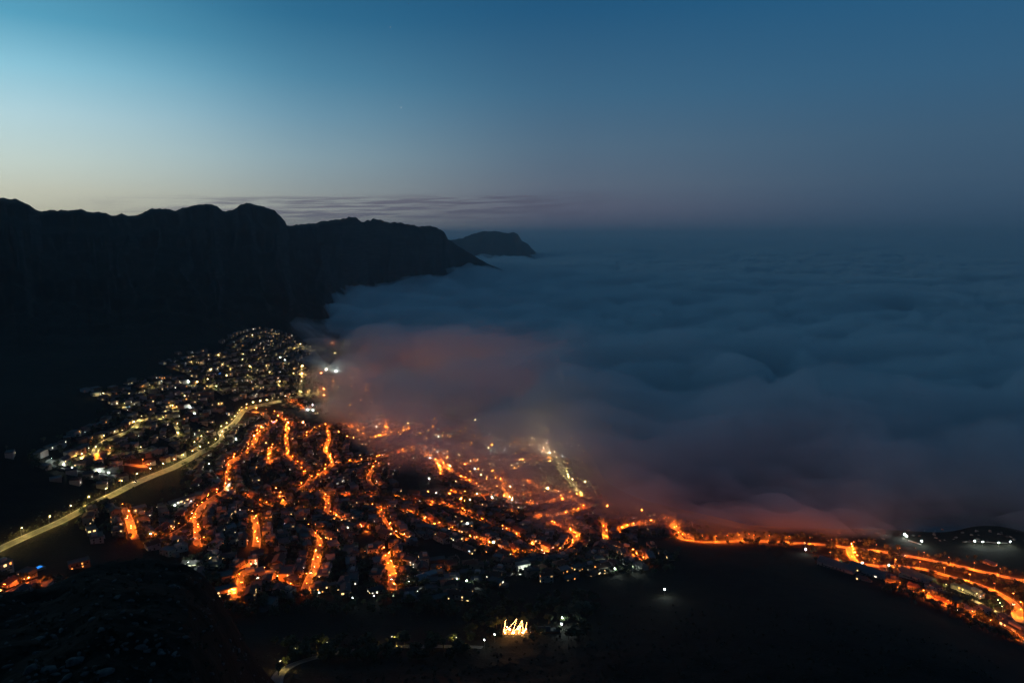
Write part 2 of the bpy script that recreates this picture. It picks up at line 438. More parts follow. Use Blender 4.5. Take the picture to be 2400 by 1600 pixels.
def ground_material(name, wildness):
    m = bpy.data.materials.new(name); m.use_nodes = True
    nt = m.node_tree; b = nt.nodes['Principled BSDF']; N, L = nt.nodes.new, nt.links.new
    b.inputs['Roughness'].default_value = 0.95
    b.inputs['Specular IOR Level'].default_value = 0.1
    geo = N('ShaderNodeNewGeometry')
    n1 = N('ShaderNodeTexNoise'); n1.inputs['Scale'].default_value = 0.045; n1.inputs['Detail'].default_value = 8
    n2 = N('ShaderNodeTexNoise'); n2.inputs['Scale'].default_value = 0.4; n2.inputs['Detail'].default_value = 6
    L(geo.outputs['Position'], n1.inputs['Vector']); L(geo.outputs['Position'], n2.inputs['Vector'])
    r = N('ShaderNodeValToRGB'); e = r.color_ramp.elements
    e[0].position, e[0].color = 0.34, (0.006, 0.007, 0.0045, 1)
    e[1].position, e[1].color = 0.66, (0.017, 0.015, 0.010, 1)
    L(n1.outputs[0], r.inputs[0])
    mx = N('ShaderNodeMix'); mx.data_type = 'RGBA'; mx.blend_type = 'MULTIPLY'; mx.inputs[0].default_value = 0.8
    r2 = N('ShaderNodeValToRGB'); r2.color_ramp.elements[0].position = 0.3; r2.color_ramp.elements[1].position = 0.7
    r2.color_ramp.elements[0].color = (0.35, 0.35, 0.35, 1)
    L(n2.outputs[0], r2.inputs[0]); L(r.outputs[0], mx.inputs[6]); L(r2.outputs[0], mx.inputs[7])
    sep = N('ShaderNodeSeparateXYZ'); L(geo.outputs['Normal'], sep.inputs[0])
    if wildness:      # bare sandstone on the steep faces, in level beds
        st = N('ShaderNodeMapRange'); st.inputs[1].default_value, st.inputs[2].default_value = 0.80, 0.55
        L(sep.outputs[2], st.inputs[0])
        mp = N('ShaderNodeMapping'); mp.inputs['Scale'].default_value = (0.006, 0.006, 0.09)
        L(geo.outputs['Position'], mp.inputs[0])
        n3 = N('ShaderNodeTexNoise'); n3.inputs['Scale'].default_value = 1.0; n3.inputs['Detail'].default_value = 8
        L(mp.outputs[0], n3.inputs['Vector'])
        r3 = N('ShaderNodeValToRGB'); r3.color_ramp.elements[0].position = 0.35; r3.color_ramp.elements[1].position = 0.65
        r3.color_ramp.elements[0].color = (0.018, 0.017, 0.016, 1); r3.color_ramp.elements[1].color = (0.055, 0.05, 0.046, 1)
        L(n3.outputs[0], r3.inputs[0])
        m2 = N('ShaderNodeMix'); m2.data_type = 'RGBA'
        L(st.outputs[0], m2.inputs[0]); L(mx.outputs[2], m2.inputs[6]); L(r3.outputs[0], m2.inputs[7])
        L(m2.outputs[2], b.inputs['Base Color'])
    else:             # beach sand at the water's edge
        sp = N('ShaderNodeSeparateXYZ'); L(geo.outputs['Position'], sp.inputs[0])
        s1 = N('ShaderNodeMapRange'); s1.inputs[1].default_value, s1.inputs[2].default_value = 3.2, 1.5
        L(sp.outputs[2], s1.inputs[0])
        bx0, bx1 = hit(1560, 1205)[0], hit(1820, 1243)[0]
        g1 = N('ShaderNodeMapRange'); g1.inputs[1].default_value, g1.inputs[2].default_value = bx0 - 60, bx0 + 40
        g2 = N('ShaderNodeMapRange'); g2.inputs[1].default_value, g2.inputs[2].default_value = bx1 + 30, bx1 - 60
        L(sp.outputs[0], g1.inputs[0]); L(sp.outputs[0], g2.inputs[0])
        k1 = N('ShaderNodeMath'); k1.operation = 'MULTIPLY'; L(g1.outputs[0], k1.inputs[0]); L(g2.outputs[0], k1.inputs[1])
        k2 = N('ShaderNodeMath'); k2.operation = 'MULTIPLY'; L(k1.outputs[0], k2.inputs[0]); L(s1.outputs[0], k2.inputs[1])
        m2 = N('ShaderNodeMix'); m2.data_type = 'RGBA'
        L(k2.outputs[0], m2.inputs[0]); L(mx.outputs[2], m2.inputs[6]); m2.inputs[7].default_value = (0.17, 0.15, 0.12, 1)
        L(m2.outputs[2], b.inputs['Base Color'])
    bp = N('ShaderNodeBump'); bp.inputs['Strength'].default_value = 0.7; bp.inputs['Distance'].default_value = 1.5
    L(n2.outputs[0], bp.inputs['Height']); L(bp.outputs[0], b.inputs['Normal'])
    return m


def structure(o):
    o['kind'] = 'structure'
    return o


mt_faces = on_mtn[:-1, :-1]
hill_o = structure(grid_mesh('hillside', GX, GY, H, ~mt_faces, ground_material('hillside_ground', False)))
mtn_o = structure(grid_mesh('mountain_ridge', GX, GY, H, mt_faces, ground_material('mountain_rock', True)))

# far headland rising out of the fog
hl = [(1030, 425), (1045, 413), (1130, 400), (1200, 370), (1270, 350), (1320, 353), (1355, 350), (1440, 365), (1480, 357), (1510, 370), (1540, 420), (1580, 440), (1615, 480), (1660, 520), (1720, 560)]
hu = np.array([700 + x * .3401 for x, y in hl]); hv_ = np.array([420 + y * .3401 for x, y in hl])
UU = np.linspace(hu[0] - 40, hu[-1], 140); TT = np.linspace(-1, 1, 60)
R0 = 12500.0
zc = np.array([max(0.0, CAM_Z + slope_of(u, np.interp(u, hu, hv_) + 0.5 * float(fbm(np.array(u / 5.), np.array(0.), 77, 3))) * R0) for u in UU])
AA, TG = np.meshgrid([az_of(u) for u in UU], TT, indexing='ij')
RG = R0 + 1900 * TG
HX, HY = RG * np.sin(AA), RG * np.cos(AA)
pro = (1 - np.abs(TG) ** 0.9) + 0.10 * fbm(HX / 300, HY / 300, 15, 4) * np.abs(TG) * (1 - np.abs(TG)) * 2
HZ = zc[:, None] * np.clip(pro, 0, 1.0) - 6
structure(grid_mesh('headland', HX, HY, HZ, np.ones((HX.shape[0] - 1, HX.shape[1] - 1), bool), mtn_o.data.materials[0]))

# sea
sea_m = mat('sea_water', (0.010, 0.016, 0.022), 0.18, noise=(0.05, 0.3, (0.012, 0.02, 0.028)), bump=(0.4, 1.0))
sea_me = bpy.data.meshes.new('sea')
sea_me.from_pydata([(-70000, -4000, -0.6), (80000, -4000, -0.6), (80000, 76000, -0.6), (-70000, 76000, -0.6)], [], [(0, 1, 2, 3)])
sea_me.materials.append(sea_m)
sea = structure(bpy.data.objects.new('sea', sea_me)); COL.objects.link(sea)


# ------------------------------------------------------------------ fog over the bay and the air
def volume_material(name, density, color=(0.998, 0.998, 0.998), aniso=0.0):
    m = bpy.data.materials.new(name); m.use_nodes = True
    nt = m.node_tree; nt.nodes.clear()
    o = nt.nodes.new('ShaderNodeOutputMaterial'); v = nt.nodes.new('ShaderNodeVolumePrincipled')
    v.inputs['Color'].default_value = (*color, 1)
    v.inputs['Density'].default_value = density
    v.inputs['Anisotropy'].default_value = aniso
    nt.links.new(v.outputs[0], o.inputs['Volume'])
    try:
        m.cycles.homogeneous_volume = True
    except Exception:
        pass
    return m


def fog_mesh(name, density, edge, top, rise, seed, az0, az1, r1, bumps, label, n_az=330, n_r=250, side=(690, 880), aniso=0.0, r0=560.0, back=0.0, base=-8.0, follow=1.0):
    a = np.radians(np.linspace(az0, az1, n_az)); r = r0 * (r1 / r0) ** (np.arange(n_r) / (n_r - 1))
    A, R = np.meshgrid(a, r, indexing='ij')
    X, Y = R * np.sin(A), R * np.cos(A)
    U = 1200.0 + np.tan(A) * pix_dir(1200, V0)[1]
    eu = np.array([p[0] for p in edge])
    er = []
    for (u, v) in edge:
        x, y = hit(u, v); er.append(math.hypot(x, y))
    rb = np.interp(U, eu, er)
    wob = fbm(X / 260, Y / 260, seed + 50, 4)
    e = sstep(0, 1, (R - rb - back + wob * 150) / rise) ** 1.25
    s = sstep(side[0], side[1], U + wob * 45 + 0.0)
    s = np.maximum(s, sstep(2700, 3300, R))
    T = top * e * s
    big = fbm(X / 1500, Y / 1500, seed, 3); mid = fbm(X / 420, Y / 300, seed + 9, 4); small = fbm(X / 120, Y / 90, seed + 20, 4, 0.6)
    puff = 1 - np.abs(fbm(X / 330, Y / 240, seed + 33, 3))
    farfade = 1 - sstep(9000, 30000, R)
    T = T + (big * bumps[0] + mid * bumps[1] + (puff - 0.7) * bumps[2] * e * s + small * bumps[3]) * e * s * (0.3 + 0.7 * e) * (0.25 + 0.75 * farfade)
    T = np.maximum(T, 0.5 * top * e * s)
    T = np.where(T > 0.5, T + np.maximum(ground_array(A, R), 0) * follow * (1 - sstep(0.5, 1.0, e * s)), T) + base + 0.3
    ni, nj = X.shape
    idx = np.arange(ni * nj).reshape(ni, nj)
    rim = np.concatenate([idx[:-1, 0], idx[-1, :-1], idx[:0:-1, -1], idx[0, :0:-1]])
    co = np.stack([X, Y, T], -1).reshape(-1, 3)
    low = co[rim].copy(); low[:, 2] = base
    nb_ = len(rim); rb_ = np.arange(nb_) + ni * nj
    co = np.concatenate([co, low])
    qt = np.stack([idx[:-1, :-1], idx[1:, :-1], idx[1:, 1:], idx[:-1, 1:]], -1).reshape(-1, 4)[:, ::-1]
    qt = qt[:, ::-1]
    sides = np.stack([rim, rb_, np.roll(rb_, -1), np.roll(rim, -1)], -1)
    q = np.concatenate([qt, sides])
    loops = np.concatenate([q.ravel(), rb_[::-1]])
    me = bpy.data.meshes.new(name)
    me.vertices.add(len(co)); me.vertices.foreach_set('co', co.astype(np.float32).ravel())
    me.loops.add(len(loops)); me.loops.foreach_set('vertex_index', loops.astype(np.int32))
    me.polygons.add(len(q) + 1); me.polygons.foreach_set('loop_start', np.arange(0, q.size + 1, 4, dtype=np.int32))
    me.polygons.foreach_set('loop_total', np.concatenate([np.full(len(q), 4), [nb_]]).astype(np.int32))
    me.update(calc_edges=True)
    me.validate()
    me.materials.append(volume_material(name, density, aniso=aniso))
    o = bpy.data.objects.new(name, me); COL.objects.link(o)
    o['kind'] = 'stuff'; o['label'] = label; o['category'] = 'fog'
    return o


BANK = [(450, 900), (640, 925), (720, 935), (800, 960), (900, 985), (1000, 1005), (1150, 1060), (1300, 1125), (1420, 1190), (1600, 1238), (1800, 1252), (2100, 1260), (2400, 1272), (3200, 1290)]
VEIL = [(450, 900), (640, 945), (720, 980), (800, 1050), (900, 1130), (1000, 1180), (1150, 1228), (1300, 1262), (1450, 1266), (1600, 1252), (1800, 1260), (2100, 1280), (2400, 1310), (3200, 1350)]
fog_mesh('fog_bank', 0.0115, BANK, 150, 640, 3, -25, 64, 70000, (30, 26, 74, 15), 'thick blue-grey sea of fog covering the whole bay', n_az=560, n_r=460, base=-8.0, follow=0.5)
for k, (dens, top, back, rise, lab) in enumerate([
        (0.0040, 94, 0, 330, 'thin glowing veil of fog drifting over the lower town'),
        (0.0058, 84, 80, 260, 'inner wisps of fog glowing above the shore streets')]):
    fog_mesh('fog_veil', dens, VEIL, top, rise, 91 + k * 57, -24 + .3 * k, 63, 5200 - 300 * k, (14, 34, 52, 20), lab, side=(655, 830), back=back, n_az=330, n_r=220, base=-4.5 + k)
hz_me = bpy.data.meshes.new('haze')
x0, x1, y0, y1, z0, z1 = -72000, 82000, -6000, 78000, -10, 830
hz_me.from_pydata([(x0, y0, z0), (x1, y0, z0), (x1, y1, z0), (x0, y1, z0), (x0, y0, z1), (x1, y0, z1), (x1, y1, z1), (x0, y1, z1)], [],
                  [(0, 3, 2, 1), (4, 5, 6, 7), (0, 1, 5, 4), (1, 2, 6, 5), (2, 3, 7, 6), (3, 0, 4, 7)])
hz_me.materials.append(volume_material('haze_air', 0.000038, (0.93, 0.96, 1.0), 0.1))
haze = bpy.data.objects.new('haze', hz_me); COL.objects.link(haze); haze['kind'] = 'stuff'
haze['label'] = 'pale evening haze filling the air over the bay'; haze['category'] = 'haze'

# ------------------------------------------------------------------ shapes shared by all things
def box_shape():
    v = [(x, y, z) for z in (0, 1) for y in (-.5, .5) for x in (-.5, .5)]
    return v, [(0, 2, 3, 1), (4, 5, 7, 6), (0, 1, 5, 4), (2, 6, 7, 3), (0, 4, 6, 2), (1, 3, 7, 5)]


def cyl_shape(n=6, taper=1.0):
    v = [(0.5 * math.cos(2 * math.pi * k / n), 0.5 * math.sin(2 * math.pi * k / n), 0) for k in range(n)]
    v += [(0.5 * taper * x / 0.5 * 0.5 / 0.5 * 0.5 if False else x * taper, y * taper, 1) for x, y, z in v[:n]]
    f = [(k, (k + 1) % n, n + (k + 1) % n, n + k) for k in range(n)] + [tuple(range(n, 2 * n)), tuple(range(n - 1, -1, -1))]
    return v, f


def hip_shape():
    v = [(-.5, -.5, 0), (.5, -.5, 0), (.5, .5, 0), (-.5, .5, 0), (-.22, 0, 1), (.22, 0, 1)]
    return v, [(0, 1, 5, 4), (1, 2, 5), (2, 3, 4, 5), (3, 0, 4), (3, 2, 1, 0)]


def gable_shape():
    v = [(-.5, -.5, 0), (.5, -.5, 0), (.5, .5, 0), (-.5, .5, 0), (-.5, 0, 1), (.5, 0, 1)]
    return v, [(0, 1, 5, 4), (1, 2, 5), (2, 3, 4, 5), (3, 0, 4), (3, 2, 1, 0)]


def octa_shape():
    import itertools
    v = [(.5, 0, 0), (-.5, 0, 0), (0, .5, 0), (0, -.5, 0), (0, 0, .5), (0, 0, -.5)]
    f = [(0, 2, 4), (2, 1, 4), (1, 3, 4), (3, 0, 4), (2, 0, 5), (1, 2, 5), (3, 1, 5), (0, 3, 5)]
    return v, f


def parapet_shape():
    o, i = 0.5, 0.46
    v = [(-o, -o, 0), (o, -o, 0), (o, o, 0), (-o, o, 0), (-o, -o, 1), (o, -o, 1), (o, o, 1), (-o, o, 1), (-i, -i, 1), (i, -i, 1), (i, i, 1), (-i, i, 1), (-i, -i, .35), (i, -i, .35), (i, i, .35), (-i, i, .35)]
    f = [(3, 2, 1, 0), (0, 1, 5, 4), (1, 2, 6, 5), (2, 3, 7, 6), (3, 0, 4, 7), (4, 5, 9, 8), (5, 6, 10, 9), (6, 7, 11, 10), (7, 4, 8, 11), (8, 9, 13, 12), (9, 10, 14, 13), (10, 11, 15, 14), (11, 8, 12, 15), (12, 13, 14, 15)]
    return v, f


def ico_noise(seed, flat=0.7, n=2):
    import bmesh
    bm = bmesh.new(); bmesh.ops.create_icosphere(bm, subdivisions=n, radius=0.5)
    r = random.Random(seed)
    dirs = [(r.gauss(0, 1), r.gauss(0, 1), r.gauss(0, 1), r.uniform(.28, .45)) for _ in range(9)]
    v = []
    for q in bm.verts:
        p = np.array(q.co)
        for a, b, c, d in dirs:          # chop with planes so the boulder has faces
            nn = np.array((a, b, c)); nn /= np.linalg.norm(nn)
            t = p @ nn - d
            if t > 0:
                p = p - nn * t
        p = p * (1 + r.uniform(-.05, .05))
        v.append((p[0], p[1], p[2] * flat + 0.15))
    f = [tuple(x.index for x in fa.verts) for fa in bm.faces]
    bm.free()
    return v, f


def crown_shape(seed, n=260, lobes=7, leaf=0.11, wide=1.0):
    """unit crown: leaf clumps spread through several uneven lobes, 1 wide and 1 high, base at z = 0"""
    r = random.Random(seed)
    L_ = [(0, 0, .5, .33)] + [(r.uniform(-.28, .28) * wide, r.uniform(-.28, .28) * wide, r.uniform(.25, .75), r.uniform(.15, .26)) for _ in range(lobes)]
    v, f = [], []
    for k in range(n):
        cx, cy_, cz, cr = r.choice(L_)
        d = np.array([r.gauss(0, 1), r.gauss(0, 1), r.gauss(0, 1)]); d /= np.linalg.norm(d)
        p = np.array((cx, cy_, cz)) + d * cr * (r.random() ** 0.35) * np.array((1, 1, .85))
        a = np.array([r.gauss(0, 1), r.gauss(0, 1), r.gauss(0, 1)]); a /= np.linalg.norm(a)
        b = np.cross(a, d + 0.01); b /= np.linalg.norm(b)
        s = leaf * r.uniform(.6, 1.3)
        i = len(v)
        v += [tuple(p - a * s), tuple(p - b * s * .6), tuple(p + a * s), tuple(p + b * s * .6)]
        f.append((i, i + 1, i + 2, i + 3))
    return v, f


def trunk_shape(seed):
    r = random.Random(seed)
    v, f = [], []

    def limb(p0, p1, r0, r1, n=5):
        p0, p1 = np.array(p0, float), np.array(p1, float)
        d = p1 - p0; d /= np.linalg.norm(d)
        a = np.cross(d, (0.3, 0.9, 0.1)); a /= np.linalg.norm(a); b = np.cross(d, a)
        i = len(v)
        for p, q in ((p0, r0), (p1, r1)):
            for k in range(n):
                t = 2 * math.pi * k / n
                v.append(tuple(p + (a * math.cos(t) + b * math.sin(t)) * q))
        for k in range(n):
            f.append((i + k, i + (k + 1) % n, i + n + (k + 1) % n, i + n + k))
    limb((0, 0, -.1), (.02, 0, .45), .045, .03)
    for k in range(4):
        t = k * 1.57 + r.uniform(-.4, .4)
        limb((.02, 0, r.uniform(.3, .45)), (.25 * math.cos(t), .25 * math.sin(t), r.uniform(.6, .85)), .024, .008, 4)
    return v, f


def palm_shape(seed):
    r = random.Random(seed); v, f = [], []
    for k in range(16):
        t = 2 * math.pi * k / 16 + r.uniform(-.2, .2); droop = r.uniform(.1, .9)
        prev = None
        for s in range(5):
            q = s / 4
            x = .5 * q; z = .22 * math.sin(q * 2.2) - droop * .45 * q * q
            wdt = .05 * math.sin(math.pi * min(1, q * .9 + .1)) + .008
            c = np.array((x * math.cos(t), x * math.sin(t), z)); n = np.array((-math.sin(t), math.cos(t), 0))
            i = len(v); v += [tuple(c - n * wdt), tuple(c + n * wdt)]
            if prev is not None:
                f.append((prev, prev + 1, i + 1, i))
            prev = i
    return v, f


SH = {'box': box_shape(), 'cyl': cyl_shape(6), 'pole': cyl_shape(6, 0.6), 'hip': hip_shape(), 'gable': gable_shape(), 'octa': octa_shape(), 'parapet': parapet_shape(), 'wheel': cyl_shape(12), 'palm': palm_shape(3),
      'cone': cyl_shape(8, 0.25)}
for k in range(5):
    SH['boulder%d' % k] = ico_noise(100 + k, rng.uniform(.55, .85))
    SH['crown%d' % k] = crown_shape(200 + k)
    SH['trunk%d' % k] = trunk_shape(300 + k)
for k in range(3):
    SH['tallcrown%d' % k] = crown_shape(400 + k, 420, 10, 0.085, 1.3)
    SH['bush%d' % k] = crown_shape(500 + k, 34, 4, 0.2)
MESH = {}


def shared_mesh(shape, m):
    key = (shape, m)
    if key not in MESH:
        v, f = SH[shape]
        me = bpy.data.meshes.new(shape + '_' + m)
        me.from_pydata(v, [], f); me.update()
        me.materials.append(M[m])
        MESH[key] = me
    return MESH[key]


# a part is (name, shape, material, location, size, yaw, sub-parts)
def P(name, shape, m, loc, size, yaw=0.0, subs=()):
    return (name, shape, m, loc, size, yaw, subs)


def spawn(name, label, cat, loc, yaw, parts, group=None):
    e = bpy.data.objects.new(name, None)
    e.empty_display_size = 0.5
    e.location = loc; e.rotation_euler = (0, 0, yaw)
    e['label'] = label; e['category'] = cat
    if group:
        e['group'] = group
    COL.objects.link(e)

    def put(p, parent, inv):
        n, shape, m, l, s, yw, subs = p
        o = bpy.data.objects.new(n, shared_mesh(shape, m))
        o.parent = parent
        if inv is None:
            o.location = l; o.scale = s; o.rotation_euler = (0, 0, yw)
        else:          # sub-part: given in the thing's own frame, undo the parent's placing
            pl, ps, py = inv
            dx, dy, dz = l[0] - pl[0], l[1] - pl[1], l[2] - pl[2]
            c, si = math.cos(-py), math.sin(-py)
            o.location = ((dx * c - dy * si) / ps[0], (dx * si + dy * c) / ps[1], dz / ps[2])
            o.scale = (s[0] / ps[0], s[1] / ps[1], s[2] / ps[2])
        COL.objects.link(o)
        for q in subs:
            put(q, o, (l, s, yw))
    for p in parts:
        put(p, e, None)
    return e


class Heap:
    """many far things of one kind joined into one object"""
    def __init__(self):
        self.v, self.f, self.m, self.mats = [], [], [], []

    def add(self, loc, yaw, parts):
        for p in parts:
            self.part(loc, yaw, p)

    def part(self, loc, yaw, p):
        n, shape, m, l, s, yw, subs = p
        if m not in self.mats:
            self.mats.append(m)
        mi = self.mats.index(m); base = len(self.v)
        c1, s1, c2, s2 = math.cos(yw), math.sin(yw), math.cos(yaw), math.sin(yaw)
        vs, fs = SH[shape]
        for (x, y, z) in vs:
            x, y, z = x * s[0], y * s[1], z * s[2]
            x, y = x * c1 - y * s1 + l[0], x * s1 + y * c1 + l[1]
            self.v.append((x * c2 - y * s2 + loc[0], x * s2 + y * c2 + loc[1], z + l[2] + loc[2]))
        for f in fs:
            self.f.append(tuple(base + q for q in f)); self.m.append(mi)
        for q in subs:
            self.part(loc, yaw, q)

    def build(self, name, label, cat):
        if not self.v:
            return
        me = bpy.data.meshes.new(name); me.from_pydata(self.v, [], self.f)
        for m in self.mats:
            me.materials.append(M[m])
        me.polygons.foreach_set('material_index', self.m); me.update()
        o = bpy.data.objects.new(name, me); COL.objects.link(o)
        o['kind'] = 'stuff'; o['label'] = label; o['category'] = cat
        return o


ORD = ['first', 'second', 'third', 'fourth', 'fifth', 'sixth', 'seventh', 'eighth', 'ninth', 'tenth', 'eleventh', 'twelfth', 'thirteenth', 'fourteenth', 'fifteenth', 'sixteenth', 'seventeenth', 'eighteenth', 'nineteenth', 'twentieth']


def ordinal(k):
    if k < 20:
        return ORD[k]
    t = {2: 'twenty', 3: 'thirty', 4: 'forty', 5: 'fifty', 6: 'sixty', 7: 'seventy'}[(k + 1) // 10]
    o = (k + 1) % 10
    return t + '-' + ORD[o - 1] if o else {'twenty': 'twentieth', 'thirty': 'thirtieth', 'forty': 'fortieth', 'fifty': 'fiftieth', 'sixty': 'sixtieth', 'seventy': 'seventieth'}[t]


def pixel(x, y, z):
    """where a point of the place falls in the photograph"""
    zc_ = y * math.cos(PITCH) - (z - CAM_Z) * math.sin(PITCH)
    yc = y * math.sin(PITCH) + (z - CAM_Z) * math.cos(PITCH)
    return 1200 + FOCAL * x / zc_, 800 - FOCAL * yc / zc_


# ------------------------------------------------------------------ streets, traced on the photograph and laid on the ground
REG = {1: (0, 740, .35714), 2: (400, 880, .35714), 3: (1000, 880, .35714), 4: (1700, 1150, .29762), 5: (0, 1240, .29762), 6: (600, 1300, .34014), 7: (400, 1180, .17007), 8: (800, 1180, .17007), 9: (0, 1160, .17007), 10: (1880, 1280, .22109)}


def trace(reg, pts):
    ox, oy, k = REG[reg]
    pts = [(ox + x * k, oy + y * k) for x, y in pts]
    out = []
    for (a, b) in zip(pts[:-1], pts[1:]):
        n = max(2, int(math.hypot(b[0] - a[0], b[1] - a[1]) / 4))
        out += [hit(a[0] + (b[0] - a[0]) * t / n, a[1] + (b[1] - a[1]) * t / n) for t in range(n)]
    out.append(hit(*pts[-1]))
    return out


def resample(p, step=5.0):
    p = np.array(p)
    for _ in range(3):
        q = p.copy(); q[1:-1] = (p[:-2] + 2 * p[1:-1] + p[2:]) / 4; p = q
    seg = np.hypot(*(p[1:] - p[:-1]).T); s = np.concatenate([[0], np.cumsum(seg)])
    n = max(3, int(s[-1] / step) + 1); t = np.linspace(0, s[-1], n)
    p = np.stack([np.interp(t, s, p[:, 0]), np.interp(t, s, p[:, 1])], -1)
    for _ in range(6):
        q = p.copy(); q[1:-1] = (p[:-2] + 2 * p[1:-1] + p[2:]) / 4; p = q
    return p


